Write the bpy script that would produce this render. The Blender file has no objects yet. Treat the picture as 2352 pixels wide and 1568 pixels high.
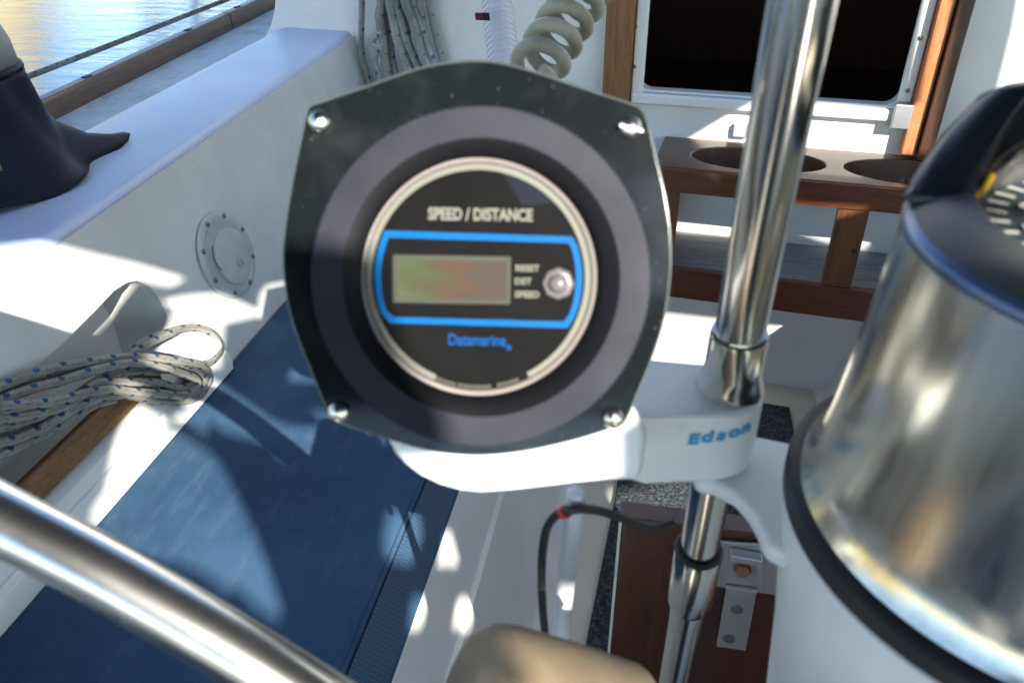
import bpy, bmesh, math, random
import numpy as np
from mathutils import Vector, Matrix, geometry
random.seed(7)
sc = bpy.context.scene
COL = sc.collection

# ------------------------------------------------------------------ camera
# Boat axes: X starboard, Y forward, Z up, metres; the camera stands at the origin (a head bent over the helm).
PW, PH, FPX = 2352.0, 1568.0, 1797.0
CX, CY = PW/2, PH/2
_fw = np.array([399.0, -1134.0, FPX]); _fw /= np.linalg.norm(_fw)
_dn = np.array([32.0, 2860.0, FPX]); _dn /= np.linalg.norm(_dn)
_dn = _dn-_fw*_fw.dot(_dn); _dn /= np.linalg.norm(_dn)
_rt = np.cross(_dn, _fw)
if _rt[0] < 0: _rt = -_rt
RM = np.array([_rt, _fw, -_dn])
cam_d = bpy.data.cameras.new('camera')
cam = bpy.data.objects.new('camera', cam_d); COL.objects.link(cam)
cr, cu, cb = RM@np.array([1, 0, 0]), RM@np.array([0, -1, 0]), RM@np.array([0, 0, -1])
cam.matrix_world = Matrix(((cr[0], cu[0], cb[0], 0), (cr[1], cu[1], cb[1], 0), (cr[2], cu[2], cb[2], 0), (0, 0, 0, 1)))
cam_d.sensor_width = 36; cam_d.lens = 36*FPX/PW
cam_d.clip_start = 0.01; cam_d.clip_end = 3000
cam_d.dof.use_dof = True; cam_d.dof.focus_distance = 1.15; cam_d.dof.aperture_fstop = 11.5
sc.camera = cam

# ------------------------------------------------------------------ light
SUN_TO = np.array([0.459, -0.734, 0.5]); SUN_TO /= np.linalg.norm(SUN_TO)
world = bpy.data.worlds.new('World'); sc.world = world; world.use_nodes = True
nt = world.node_tree; bg = nt.nodes['Background']
sky = nt.nodes.new('ShaderNodeTexSky'); sky.sky_type = 'NISHITA'; sky.sun_disc = False
sky.sun_elevation = math.asin(SUN_TO[2]); sky.sun_rotation = math.atan2(SUN_TO[0], SUN_TO[1])
sky.air_density = 1.0; sky.dust_density = 0.2; sky.ozone_density = 1.6
nt.links.new(sky.outputs[0], bg.inputs[0]); bg.inputs[1].default_value = 0.13
sun_d = bpy.data.lights.new('sun', 'SUN'); sun_d.energy = 5.0; sun_d.angle = math.radians(0.42); sun_d.color = (1.0, 0.95, 0.87)
sun = bpy.data.objects.new('sun', sun_d); COL.objects.link(sun)
sun.rotation_euler = Vector(SUN_TO).to_track_quat('Z', 'Y').to_euler()
sc.view_settings.view_transform = 'Standard'; sc.view_settings.look = 'None'
sc.view_settings.exposure = 1.52; sc.view_settings.gamma = 1; sc.view_settings.use_curve_mapping = False
sc.cycles.max_bounces = 10; sc.cycles.diffuse_bounces = 5; sc.cycles.glossy_bounces = 5; sc.cycles.transparent_max_bounces = 12
sc.cycles.caustics_reflective = False; sc.cycles.caustics_refractive = False

# ------------------------------------------------------------------ helpers
def ray(x, y):
    v = RM@np.array([x-CX, y-CY, FPX]); return v/np.linalg.norm(v)
def on(x, y, pl, off=0.0):
    p0, n = np.array(pl[0], float), np.array(pl[1], float); n = n/np.linalg.norm(n)
    r = ray(x, y); return Vector(r*(np.dot(p0, n)+off)/r.dot(n))
def dep(x, y, zc):                      # point at optical depth zc
    return Vector(RM@(np.array([x-CX, y-CY, FPX])/FPX*zc))
SEATZ = -0.75; CUSHZ = -0.69; SOLEZ = -1.17
CO = ((-.647, 0, -.69), (1, 0, .264))                   # coaming inner face
CT = ((-.727, .789, -.3995), (0, -.0365, 1))            # coaming top
DK = ((-1.15, 1.354, -.4327), (0, -.0434, 1))           # side deck
YAW = math.radians(6)
BK = ((.371, 1.737, SOLEZ), (-math.sin(YAW), -math.cos(YAW), 0))   # aft bulkhead of the cabin, facing aft
CUSH = ((0, 0, CUSHZ), (0, 0, 1)); SOLE = ((0, 0, SOLEZ), (0, 0, 1))

def tag(o, label=None, cat=None, group=None, kind=None):
    for k, v in (('label', label), ('category', cat), ('group', group), ('kind', kind)):
        if v: o[k] = v
    return o
def link(name, me, mat=None, parent=None):
    o = bpy.data.objects.new(name, me); COL.objects.link(o)
    if mat: me.materials.append(mat)
    if parent:
        o.parent = parent; o.matrix_parent_inverse = parent.matrix_world.inverted()
    return o
def empty(name, loc, label, cat, group=None):
    o = bpy.data.objects.new(name, None); COL.objects.link(o); o.empty_display_size = .02
    o.matrix_world = Matrix.Translation(Vector(loc)); return tag(o, label, cat, group)
def mesh(name, vs, fs, mat, parent=None, smooth=35, uv=None, bevel=0, seg=2, sub=0):
    me = bpy.data.meshes.new(name); me.from_pydata([tuple(v) for v in vs], [], fs); me.update()
    bm = bmesh.new(); bm.from_mesh(me); bmesh.ops.recalc_face_normals(bm, faces=bm.faces); bm.to_mesh(me); bm.free()
    if uv is not None:
        l = me.uv_layers.new(name='UVMap')
        for lp in me.loops: l.data[lp.index].uv = uv[lp.vertex_index]
    o = link(name, me, mat, parent)
    if smooth:
        for p in me.polygons: p.use_smooth = True
        if smooth < 179: me.set_sharp_from_angle(angle=math.radians(smooth))
    if bevel:
        b = o.modifiers.new('bevel', 'BEVEL'); b.width = bevel; b.segments = seg; b.limit_method = 'ANGLE'; b.angle_limit = math.radians(40); b.harden_normals = True
    if sub:
        s = o.modifiers.new('sub', 'SUBSURF'); s.levels = s.render_levels = sub
    return o
def prism(name, pts, off, mat, parent=None, bevel=0, seg=3, smooth=35):
    pts = [Vector(p) for p in pts]; off = Vector(off); n = len(pts)
    vs = pts+[p+off for p in pts]
    fs = [list(range(n)), list(range(2*n-1, n-1, -1))]+[[i, (i+1) % n, n+(i+1) % n, n+i] for i in range(n)]
    return mesh(name, vs, fs, mat, parent, smooth, bevel=bevel, seg=seg)
def spl(pts, n=8, closed=False):        # Catmull-Rom through points (tuples of any size)
    P = [np.array(p, float) for p in pts]; N = len(P); out = []
    for i in range(N if closed else N-1):
        g = (lambda k: P[k % N]) if closed else (lambda k: P[min(max(k, 0), N-1)])
        a, b, c, d = g(i-1), g(i), g(i+1), g(i+2)
        for j in range(n):
            t = j/n
            out.append(.5*((2*b)+(c-a)*t+(2*a-5*b+4*c-d)*t*t+(3*b-a-3*c+d)*t**3))
    if not closed: out.append(P[-1])
    return out
def tube(name, pts, rad, mat, parent=None, seg=12, n=8, smooth_path=True, jitter=0, flat=1.0):
    path = [Vector(p) for p in (spl(pts, n) if smooth_path else pts)]
    rads = list(rad) if hasattr(rad, '__len__') else None
    vs, fs, uv = [], [], []; T0 = None; nrm = None; L = 0
    for i, p in enumerate(path):
        t = (path[min(i+1, len(path)-1)]-path[max(i-1, 0)]).normalized()
        if nrm is None:
            a = Vector((0, 0, 1)) if abs(t.z) < .9 else Vector((1, 0, 0)); nrm = t.cross(a).normalized()
        else:
            nrm = (nrm-t*nrm.dot(t)).normalized()
        bn = t.cross(nrm); L += (p-path[i-1]).length if i else 0
        r = rads[min(len(rads)-1, int(round(i*(len(rads)-1)/max(1, len(path)-1))))] if rads else rad
        for k in range(seg):
            an = 2*math.pi*k/seg; vs.append(p+(nrm*math.cos(an)+bn*math.sin(an)*flat)*r*(1+jitter*random.uniform(-1, 1))); uv.append((L*100, k/seg))
    m = len(path)
    for i in range(m-1):
        for k in range(seg):
            fs.append([i*seg+k, i*seg+(k+1) % seg, (i+1)*seg+(k+1) % seg, (i+1)*seg+k])
    fs.append(list(range(seg-1, -1, -1))); fs.append([(m-1)*seg+k for k in range(seg)])
    return mesh(name, vs, fs, mat, parent, 50, uv)
def lathe(name, prof, mat, org, axis, parent=None, seg=64, ref=None, smooth=40, a0=0, a1=2*math.pi, mod=None, thick=0, caps=True):
    axis = Vector(axis).normalized(); org = Vector(org)
    ref = Vector(ref) if ref is not None else (Vector((1, 0, 0)) if abs(axis.x) < .9 else Vector((0, 1, 0)))
    u = (ref-axis*ref.dot(axis)).normalized(); v = axis.cross(u); full = abs(a1-a0-2*math.pi) < 1e-6
    n = seg if full else seg+1; vs, fs, uv = [], [], []
    for r, h in prof:
        for k in range(n):
            a = a0+(a1-a0)*k/seg; rr, hh = (r, h) if mod is None else mod(r, h, a)
            vs.append(org+axis*hh+(u*math.cos(a)+v*math.sin(a))*rr); uv.append((k/seg, h*10))
    for i in range(len(prof)-1):
        for k in range(n if full else n-1):
            k2 = (k+1) % n; fs.append([i*n+k, i*n+k2, (i+1)*n+k2, (i+1)*n+k])
    if full and caps:
        if prof[0][0] > 1e-5: fs.append(list(range(n)))
        if prof[-1][0] > 1e-5: fs.append([(len(prof)-1)*n+k for k in range(n)])
    o = mesh(name, vs, fs, mat, parent, smooth, uv)
    if thick:
        s = o.modifiers.new('solid', 'SOLIDIFY'); s.thickness = thick; s.offset = 0
    return o
def holed(name, O, U, V, outer, holes, thick, mat, parent=None, bevel=0, opens=None):
    """sheet in the plane O+aU+bV with holes, solid by thick (negative goes along U x V reversed)"""
    O, U, V = Vector(O), Vector(U), Vector(V); co, loops = [], []
    for lp in [outer]+holes:
        s = len(co); co += [Vector(p) for p in lp]; loops.append(list(range(s, len(co))))
    vv, ee, ff, *_ = geometry.delaunay_2d_cdt(co, [], loops, 0, 1e-6)
    def inside(p, lp):
        c = False; j = len(lp)-1
        for i in range(len(lp)):
            if (lp[i][1] > p[1]) != (lp[j][1] > p[1]) and p[0] < (lp[j][0]-lp[i][0])*(p[1]-lp[i][1])/(lp[j][1]-lp[i][1])+lp[i][0]: c = not c
            j = i
        return c
    keep = []
    for f_ in ff:
        c = sum((vv[i] for i in f_), Vector((0, 0)))/len(f_)
        hit = next((k for k, h in enumerate(holes) if inside(c, h)), None)     # the first outline that holds the spot decides
        if inside(c, outer) and (hit is None or (opens and not opens[hit])): keep.append(f_)
    n = U.cross(V).normalized()*thick; nv = len(vv)
    P = [O+U*q.x+V*q.y for q in vv]; vs = P+[p+n for p in P]; fs = [list(f_) for f_ in keep]+[[i+nv for i in reversed(f_)] for f_ in keep]
    cnt = {}
    for f_ in keep:
        for a, b in zip(f_, list(f_[1:])+[f_[0]]): cnt[(a, b)] = 1
    for (a, b) in list(cnt):
        if (b, a) not in cnt: fs.append([b, a, a+nv, b+nv])
    used = sorted({i for f_ in fs for i in f_}); mp = {q: i for i, q in enumerate(used)}
    return mesh(name, [vs[i] for i in used], [[mp[i] for i in f_] for f_ in fs], mat, parent, 35, bevel=bevel)
def disc_pts(c, u, v, r, n=24): return [c+u*r*math.cos(2*math.pi*i/n)+v*r*math.sin(2*math.pi*i/n) for i in range(n)]
def box(name, c, sx, sy, sz, mat, parent=None, bevel=0, rot=0):
    m = Matrix.Rotation(rot, 3, 'Z'); c = Vector(c)
    vs = [c+m@Vector((x*sx/2, y*sy/2, z*sz/2)) for x in (-1, 1) for y in (-1, 1) for z in (-1, 1)]
    return mesh(name, vs, [[0, 1, 3, 2], [4, 6, 7, 5], [0, 4, 5, 1], [2, 3, 7, 6], [0, 2, 6, 4], [1, 5, 7, 3]], mat, parent, 35, bevel=bevel)

# ------------------------------------------------------------------ materials
class MT:
    def __init__(s, name, base, rough=.5, metal=0, spec=.5, coat=0):
        s.m = bpy.data.materials.new(name); s.m.use_nodes = True; s.t = s.m.node_tree; s.b = s.t.nodes['Principled BSDF']
        s.b.inputs['Base Color'].default_value = (*base, 1); s.b.inputs['Roughness'].default_value = rough
        s.b.inputs['Metallic'].default_value = metal; s.b.inputs['Specular IOR Level'].default_value = spec; s.b.inputs['Coat Weight'].default_value = coat
        s.base = base; s.co = None
    def n(s, typ, **kw):
        nd = s.t.nodes.new(typ)
        for k, v in kw.items():
            if k in nd.inputs: nd.inputs[k].default_value = v
            else: setattr(nd, k, v)
        return nd
    def coords(s, out='Object', scale=(1, 1, 1), rot=(0, 0, 0)):
        tc = s.n('ShaderNodeTexCoord'); mp = s.n('ShaderNodeMapping'); mp.inputs['Scale'].default_value = scale; mp.inputs['Rotation'].default_value = rot
        s.t.links.new(tc.outputs[out], mp.inputs[0]); return mp.outputs[0]
    def noise(s, scale=5, detail=4, rough=.55, vec=None, stretch=(1, 1, 1), rot=(0, 0, 0)):
        nd = s.n('ShaderNodeTexNoise'); nd.inputs['Scale'].default_value = scale; nd.inputs['Detail'].default_value = detail; nd.inputs['Roughness'].default_value = rough
        s.t.links.new(vec or s.coords('Object', stretch, rot), nd.inputs['Vector']); return nd.outputs['Fac']
    def ramp(s, fac, stops):
        nd = s.n('ShaderNodeValToRGB'); cr = nd.color_ramp
        while len(cr.elements) < len(stops): cr.elements.new(.5)
        for e, (p, c) in zip(cr.elements, stops): e.position = p; e.color = (*c, 1) if len(c) == 3 else c
        s.t.links.new(fac, nd.inputs[0]); return nd.outputs[0]
    def mix(s, fac, a, b):
        nd = s.n('ShaderNodeMix'); nd.data_type = 'RGBA'
        for sock, v in ((nd.inputs[0], fac), (nd.inputs[6], a), (nd.inputs[7], b)):
            if isinstance(v, bpy.types.NodeSocket): s.t.links.new(v, sock)
            elif isinstance(v, (int, float)): sock.default_value = v
            else: sock.default_value = (*v, 1)
        return nd.outputs[2]
    def color(s, sock): s.t.links.new(sock, s.b.inputs['Base Color']); return s
    def set(s, inp, sock): s.t.links.new(sock, s.b.inputs[inp]); return s
    def bump(s, fac, strength=.2, dist=.002):
        nd = s.n('ShaderNodeBump'); nd.inputs['Strength'].default_value = strength; nd.inputs['Distance'].default_value = dist
        s.t.links.new(fac, nd.inputs['Height']); s.t.links.new(nd.outputs[0], s.b.inputs['Normal']); return s
def rngf(mt, fac, lo, hi):
    nd = mt.n('ShaderNodeMapRange'); nd.inputs[3].default_value = lo; nd.inputs[4].default_value = hi; mt.t.links.new(fac, nd.inputs[0]); return nd.outputs[0]
def vary(mt, a, b, scale=6, stretch=(1, 1, 1), lo=.35, hi=.65, detail=5):
    return mt.color(mt.ramp(mt.noise(scale, detail, stretch=stretch), [(lo, a), (hi, b)]))
M = {}
def gel(name, a, b, rough=.32, scale=7):
    t = MT(name, a, rough); base = t.ramp(t.noise(scale, 5), [(.35, a), (.65, b)])
    grime = t.ramp(t.noise(38, 6, .75), [(.60, (0, 0, 0)), (.74, (1, 1, 1))]); scuff = t.ramp(t.noise(3, 5, .8, stretch=(4, 30, 55), rot=(.4, .2, .7)), [(.66, (0, 0, 0)), (.72, (1, 1, 1))])
    c1 = t.mix(rngf(t, grime, 0, .22), base, tuple(q*.55 for q in a)); t.color(t.mix(rngf(t, scuff, 0, .10), c1, tuple(q*.5 for q in a)))
    t.set('Roughness', rngf(t, t.noise(14, 4), rough-.08, rough+.15)); t.bump(t.noise(60, 3), .06, .001); return t.m
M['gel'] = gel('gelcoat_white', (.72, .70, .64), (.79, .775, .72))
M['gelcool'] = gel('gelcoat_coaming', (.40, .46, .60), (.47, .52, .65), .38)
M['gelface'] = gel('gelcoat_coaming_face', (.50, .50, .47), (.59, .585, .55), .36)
M['cream'] = gel('gelcoat_cream', (.66, .60, .48), (.74, .68, .56), .4)
M['paint'] = gel('white_powder_coat', (.78, .79, .78), (.83, .84, .83), .28, 20)
t = MT('deck_grey', (.4, .42, .4), .7)
f1 = t.ramp(t.noise(5, 7, .65), [(.34, (.32, .36, .34)), (.54, (.50, .53, .53))]); f2 = t.ramp(t.noise(26, 5, .7), [(.36, (.25, .3, .25)), (.47, (1, 1, 1))])
mm = t.n('ShaderNodeMix'); mm.data_type = 'RGBA'; mm.blend_type = 'MULTIPLY'; mm.inputs[0].default_value = .4; t.t.links.new(f1, mm.inputs[6]); t.t.links.new(f2, mm.inputs[7]); t.color(mm.outputs[2]); t.bump(t.noise(300, 2), .3, .001); M['deck'] = t.m
def wood(name, a, b, rough=.35, stretch=(3, 40, 40), coat=.3, c=None):
    t = MT(name, a, rough, coat=coat); g = t.noise(1.0, 8, .6, stretch=stretch)
    col = t.ramp(g, [(.32, a), (.5, b), (.62, a), (.72, c or b)])
    fine = t.ramp(t.noise(3, 4, .7, stretch=tuple(5*q for q in stretch)), [(.4, (.62, .62, .62)), (.62, (1, 1, 1))])
    m2 = t.n('ShaderNodeMix'); m2.data_type = 'RGBA'; m2.blend_type = 'MULTIPLY'; m2.inputs[0].default_value = .8; t.t.links.new(col, m2.inputs[6]); t.t.links.new(fine, m2.inputs[7])
    t.color(m2.outputs[2]); t.bump(g, .15, .001); t.set('Roughness', rngf(t, t.noise(8, 4), rough-.1, rough+.2)); return t.m
M['teak'] = wood('varnished_teak', (.095, .026, .010), (.15, .042, .015), .3)
M['teakrail'] = wood('weathered_teak_rail', (.10, .055, .03), (.16, .085, .045), .4, (40, 3, 40))
M['rackpost'] = wood('rack_post_teak', (.11, .038, .012), (.17, .065, .02), .3, (40, 40, 3))
M['racktop'] = wood('rack_teak', (.075, .032, .016), (.11, .045, .02), .35, coat=.35)
M['teakv'] = wood('varnished_teak_upright', (.19, .075, .022), (.30, .13, .04), .3, (40, 40, 3))
M['teaklit'] = wood('sunlit_teak_upright', (.42, .13, .045), (.52, .19, .07), .45, (40, 40, 3), .1, (.60, .36, .13))  # sunlight on the jamb put into the wood colour
M['teakshade'] = wood('shaded_teak_upright', (.05, .020, .008), (.075, .03, .011), .4, (40, 40, 3), .2, (.10, .06, .02))  # shaded face of the same jamb, its shade put into the wood colour
M['teakgrey'] = wood('grey_teak_shelf', (.20, .19, .19), (.30, .29, .28), .55, (3, 40, 40), 0)  # greyer than the rest of the rack
M['mahog'] = wood('mahogany', (.055, .014, .006), (.085, .022, .009), .3, (40, 40, 4))
M['ledgewood'] = wood('peeling_teak', (.16, .075, .025), (.26, .13, .045), .55, (40, 4, 40), 0, (.40, .36, .30))
M['interior'] = wood('cabin_panelling', (.11, .045, .022), (.16, .06, .028), .5, (40, 40, 3), 0)
def steel(name, base=(.62, .61, .58), rough=.12, stretch=None, amp=.25, aniso=0, bump=0):
    t = MT(name, base, rough, 1.0); nz = t.noise(3, 6, .65, stretch=stretch or (1, 1, 1)); t.set('Roughness', rngf(t, nz, max(.04, rough-amp*.4), rough+amp*.6))
    t.color(t.ramp(nz, [(.3, tuple(q*.82 for q in base)), (.7, tuple(min(1, q*1.12) for q in base))]))
    t.b.inputs['Anisotropic'].default_value = aniso
    if bump: t.bump(t.noise(2, 5, .6, stretch=tuple(4*q for q in (stretch or (1, 1, 1)))), bump, .001)
    return t.m
M['steel'] = steel('polished_steel', (.72, .69, .61), .15, (30, 30, 2), .12)
M['steelrail'] = steel('rail_steel', (.70, .69, .65), .24, (8, 8, 8), .12)
M['brushed'] = steel('brushed_steel', (.62, .595, .52), .18, (34, 34, 1.0), .22, .4, .08)
M['screw'] = steel('screw_steel', (.72, .69, .63), .2)
M['latch'] = steel('latch_metal', (.62, .61, .58), .42, None, .2)
t = MT('black_acrylic', (.008, .010, .011), .10, spec=.28); t.set('Roughness', rngf(t, t.noise(30, 6, .7), .04, .12)); pl_c = t.ramp(t.noise(40, 5), [(.5, (.006, .008, .009)), (.8, (.016, .019, .020))]); dust = t.ramp(t.noise(420, 2, .6), [(.70, (0, 0, 0)), (.76, (1, 1, 1))]); t.color(t.mix(dust, pl_c, (.07, .07, .065))); M['acrylic'] = t.m
t = MT('black_rim_acrylic', (.07, .085, .08), .15); M['edge'] = t.m
t = MT('charcoal_plastic', (.05, .05, .058), .55, spec=.12); vary(t, (.016, .0165, .024), (.024, .025, .034), 35); t.bump(t.noise(900, 2), .1, .0004); M['bezel'] = t.m
t = MT('inner_black', (.005, .005, .006), .4, spec=.12); M['innerbezel'] = t.m
t = MT('dial_black', (.007, .007, .007), .6, spec=.04); vary(t, (.004, .004, .004), (.006, .006, .006), 60); M['dial'] = t.m
M['print'] = MT('print_cream', (.165, .165, .135), .5, spec=.05).m
M['blueprint'] = MT('print_blue', (.002, .085, .25), .45, spec=.05).m
M['bluelogo'] = MT('logo_blue', (.003, .06, .21), .45, spec=.05).m
M['edsonblue'] = MT('logo_light_blue', (.05, .33, .62), .5).m
M['litring'] = MT('lit_wall_ring', (.16, .135, .12), .35).m
t = MT('button_grey', (.11, .095, .10), .3); M['button'] = t.m
t = MT('lcd', (.2, .2, .15), .2, spec=.05)
gr = t.coords('UV'); sp = t.n('ShaderNodeSeparateXYZ'); t.t.links.new(gr, sp.inputs[0])
nz = t.n('ShaderNodeTexNoise'); nz.inputs['Scale'].default_value = 2.6; nz.inputs['Detail'].default_value = 0; t.t.links.new(gr, nz.inputs[0])
ad = t.n('ShaderNodeMath'); ad.operation = 'MULTIPLY_ADD'; ad.inputs[1].default_value = .8; t.t.links.new(nz.outputs[0], ad.inputs[0]); t.t.links.new(sp.outputs[0], ad.inputs[2])
t.color(t.ramp(ad.outputs[0], [(.25, (.07, .075, .055)), (.5, (.05, .062, .032)), (.72, (.055, .05, .03)), (.9, (.065, .046, .03)), (1.1, (.07, .042, .03)), (1.3, (.055, .045, .035))])); M['lcd'] = t.m
M['lcdframe'] = MT('lcd_frame', (.055, .06, .045), .35, spec=.05).m
def clear(name, fres=.022, tint=(1, 1, 1)):
    m = bpy.data.materials.new(name); m.use_nodes = True; tr = m.node_tree; out = tr.nodes['Material Output']; tr.nodes.remove(tr.nodes['Principled BSDF'])
    a = tr.nodes.new('ShaderNodeBsdfTransparent'); a.inputs[0].default_value = (*tint, 1); g = tr.nodes.new('ShaderNodeBsdfGlossy'); g.inputs['Roughness'].default_value = .03
    lw_ = tr.nodes.new('ShaderNodeLayerWeight'); lw_.inputs[0].default_value = .5; pw = tr.nodes.new('ShaderNodeMath'); pw.operation = 'POWER'; pw.inputs[1].default_value = 5
    fr = tr.nodes.new('ShaderNodeMath'); fr.operation = 'MULTIPLY_ADD'; fr.inputs[1].default_value = .9; fr.inputs[2].default_value = fres; mx = tr.nodes.new('ShaderNodeMixShader')
    tr.links.new(lw_.outputs['Facing'], pw.inputs[0]); tr.links.new(pw.outputs[0], fr.inputs[0]); tr.links.new(fr.outputs[0], mx.inputs[0]); tr.links.new(a.outputs[0], mx.inputs[1]); tr.links.new(g.outputs[0], mx.inputs[2]); tr.links.new(mx.outputs[0], out.inputs[0]); return m
M['lens'] = clear('clear_lens')
t = MT('navy_fabric', (.02, .06, .13), .85, spec=.15)
col = t.ramp(t.noise(4, 6, .65), [(.35, (.021, .054, .104)), (.62, (.042, .092, .158))]); col2 = t.ramp(t.noise(60, 5, .7, stretch=(1, .25, 1)), [(.52, (0, 0, 0)), (.72, (1, 1, 1))])
t.color(t.mix(rngf(t, col2, 0, .4), col, (.09, .13, .19))); wv = t.n('ShaderNodeTexWave'); wv.inputs['Scale'].default_value = 260; t.t.links.new(t.coords('Object'), wv.inputs[0])
wv2 = t.n('ShaderNodeTexWave'); wv2.inputs['Scale'].default_value = 260; wv2.bands_direction = 'Y'; t.t.links.new(t.coords('Object'), wv2.inputs[0])
adw = t.n('ShaderNodeMath'); t.t.links.new(wv.outputs[1], adw.inputs[0]); t.t.links.new(wv2.outputs[1], adw.inputs[1]); t.bump(adw.outputs[0], .35, .0006); M['navy'] = t.m
t = MT('mesh_border', (.05, .12, .22), .7); br = t.n('ShaderNodeTexChecker'); br.inputs['Scale'].default_value = 330; br.inputs[1].default_value = (.016, .05, .10, 1); br.inputs[2].default_value = (.04, .085, .145, 1); t.t.links.new(t.coords('Object'), br.inputs[0]); t.color(br.outputs[0]); M['border'] = t.m
t = MT('navy_canvas', (.006, .010, .02), .6, spec=.2); vary(t, (.003, .005, .014), (.006, .010, .024), 9); t.bump(t.noise(9, 5), .5, .01); M['canvas'] = t.m
t = MT('sheen_canvas', (.22, .225, .20), .6); M['sheencanvas'] = t.m  # reflected sheen on the cover, put in as a lighter panel colour
def rope(name, base, fleck, fdens=1.0, dark=.6, fs=.16):
    t = MT(name, base, .8); tc = t.n('ShaderNodeTexCoord'); sp = t.n('ShaderNodeSeparateXYZ'); t.t.links.new(tc.outputs['UV'], sp.inputs[0])
    def mth(op, a, b=None, c=None):
        nd = t.n('ShaderNodeMath'); nd.operation = op
        for i, v in enumerate((a, b, c)):
            if v is None: continue
            if isinstance(v, (int, float)): nd.inputs[i].default_value = v
            else: t.t.links.new(v, nd.inputs[i])
        return nd.outputs[0]
    u, v = sp.outputs[0], sp.outputs[1]
    # blue tracer: one fleck every 3.4 cm, three round the rope, staggered
    vv = mth('MULTIPLY', v, 3); fu = mth('FRACT', mth('ADD', mth('MULTIPLY', u, .30*fdens), mth('MULTIPLY', mth('FLOOR', vv), .37))); fv = mth('FRACT', vv)
    du = mth('MULTIPLY', mth('ABSOLUTE', mth('SUBTRACT', fu, .5)), 1/.30*fdens**-1); dv = mth('MULTIPLY', mth('ABSOLUTE', mth('SUBTRACT', fv, .5)), 1.5)
    mask = mth('LESS_THAN', mth('ADD', mth('MULTIPLY', du, du), mth('MULTIPLY', dv, dv)), fs)
    # braid
    d1 = mth('SINE', mth('ADD', mth('MULTIPLY', u, 14), mth('MULTIPLY', v, 37.7))); d2 = mth('SINE', mth('SUBTRACT', mth('MULTIPLY', u, 14), mth('MULTIPLY', v, 37.7)))
    br = mth('MAXIMUM', d1, d2)
    dirt = t.ramp(t.noise(12, 6, .7), [(.35, tuple(q*dark for q in base)), (.65, base)])
    t.color(t.mix(mask, dirt, fleck)); t.bump(br, .6, .0012); return t.m
M['rope'] = rope('white_rope_blue_fleck', (.36, .33, .27), (.010, .075, .17))
M['ropehank'] = rope('off_white_rope', (.40, .39, .34), (.03, .14, .24), .8, .5, .07)
M['ropegrey'] = rope('grey_rope', (.42, .42, .38), (.03, .12, .20), .6, .5)
M['ropedock'] = rope('dock_line', (.30, .31, .29), (.03, .05, .08), 1.0, .25)
t = MT('white_pvc', (.68, .68, .72), .35); M['pvc'] = t.m
t = MT('coil_cable', (.42, .37, .27), .5); vary(t, (.30, .26, .18), (.52, .47, .37), 25); M['coil'] = t.m
t = MT('black_rubber', (.012, .012, .013), .5); vary(t, (.010, .010, .011), (.02, .02, .022), 20); M['rubber'] = t.m
M['redtape'] = MT('red_tape', (.50, .06, .02), .5).m
t = MT('tan_cover', (.40, .27, .15), .55); vary(t, (.16, .12, .078), (.22, .165, .105), 30); t.bump(t.noise(160, 4), .2, .001); M['leather'] = t.m
t = MT('carpet', (.05, .06, .065), .95); v_ = t.n('ShaderNodeTexNoise'); v_.inputs['Scale'].default_value = 160; v_.inputs['Detail'].default_value = 4; t.t.links.new(t.coords('Object'), v_.inputs[0]); t.color(t.ramp(v_.outputs[0], [(.38, (.014, .018, .021)), (.52, (.034, .042, .047)), (.66, (.08, .095, .105))])); t.bump(v_.outputs[0], 1.0, .006); M['carpet'] = t.m
t = MT('hood_black', (.012, .014, .018), .35); vary(t, (.010, .012, .016), (.02, .022, .026), 15); M['hood'] = t.m
t = MT('bezel_ring', (.055, .052, .048), .4); vary(t, (.045, .043, .04), (.07, .066, .06), 30); M['ring'] = t.m
M['blueedge'] = MT('blue_edge', (.10, .15, .25), .3, .6).m
M['card'] = MT('compass_card', (.03, .05, .055), .4).m
M['num'] = MT('compass_white', (.80, .80, .70), .4).m
M['lubber'] = MT('lubber_yellow', (.60, .36, .01), .4).m
t = MT('clear_plate', (.50, .54, .56), .25); vary(t, (.34, .365, .37), (.46, .48, .48), 12); M['plate'] = t.m
M['screwdark'] = MT('screw_dull', (.16, .17, .17), .4, .7).m
M['rust'] = MT('rust', (.22, .10, .045), .8).m
M['smoke'] = MT('grey_plastic', (.36, .37, .37), .3).m

# ------------------------------------------------------------------ far setting: water, shore
AFT = -1.5
def water_far():
    t = MT('water', (.012, .055, .13), .02); t.b.inputs['IOR'].default_value = 1.33
    n1 = t.noise(1.0, 5, .6, vec=t.coords('Object', (.9, 2.6, 1), (0, 0, .35))); n2 = t.noise(9, 4, .6, vec=t.coords('Object', (.5, 1.6, 1), (0, 0, .35)))
    a = t.n('ShaderNodeMath'); a.operation = 'MULTIPLY_ADD'; a.inputs[1].default_value = .12; t.t.links.new(n2, a.inputs[0]); t.t.links.new(n1, a.inputs[2])
    t.bump(a.outputs[0], .11, .2); return t.m
tag(mesh('water', [(-900, -900, -2.0), (900, -900, -2.0), (900, 1200, -2.0), (-900, 1200, -2.0)], [[0, 1, 2, 3]], water_far(), smooth=0), kind='structure')
t = MT('dry_grass_hill', (.40, .30, .12), .95); t.color(t.ramp(t.noise(.10, 6, .65), [(.35, (.20, .19, .06)), (.5, (.50, .38, .13)), (.7, (.62, .50, .20))])); M['hill'] = t.m
hv, hf, NA, NR = [], [], 60, 7
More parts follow.
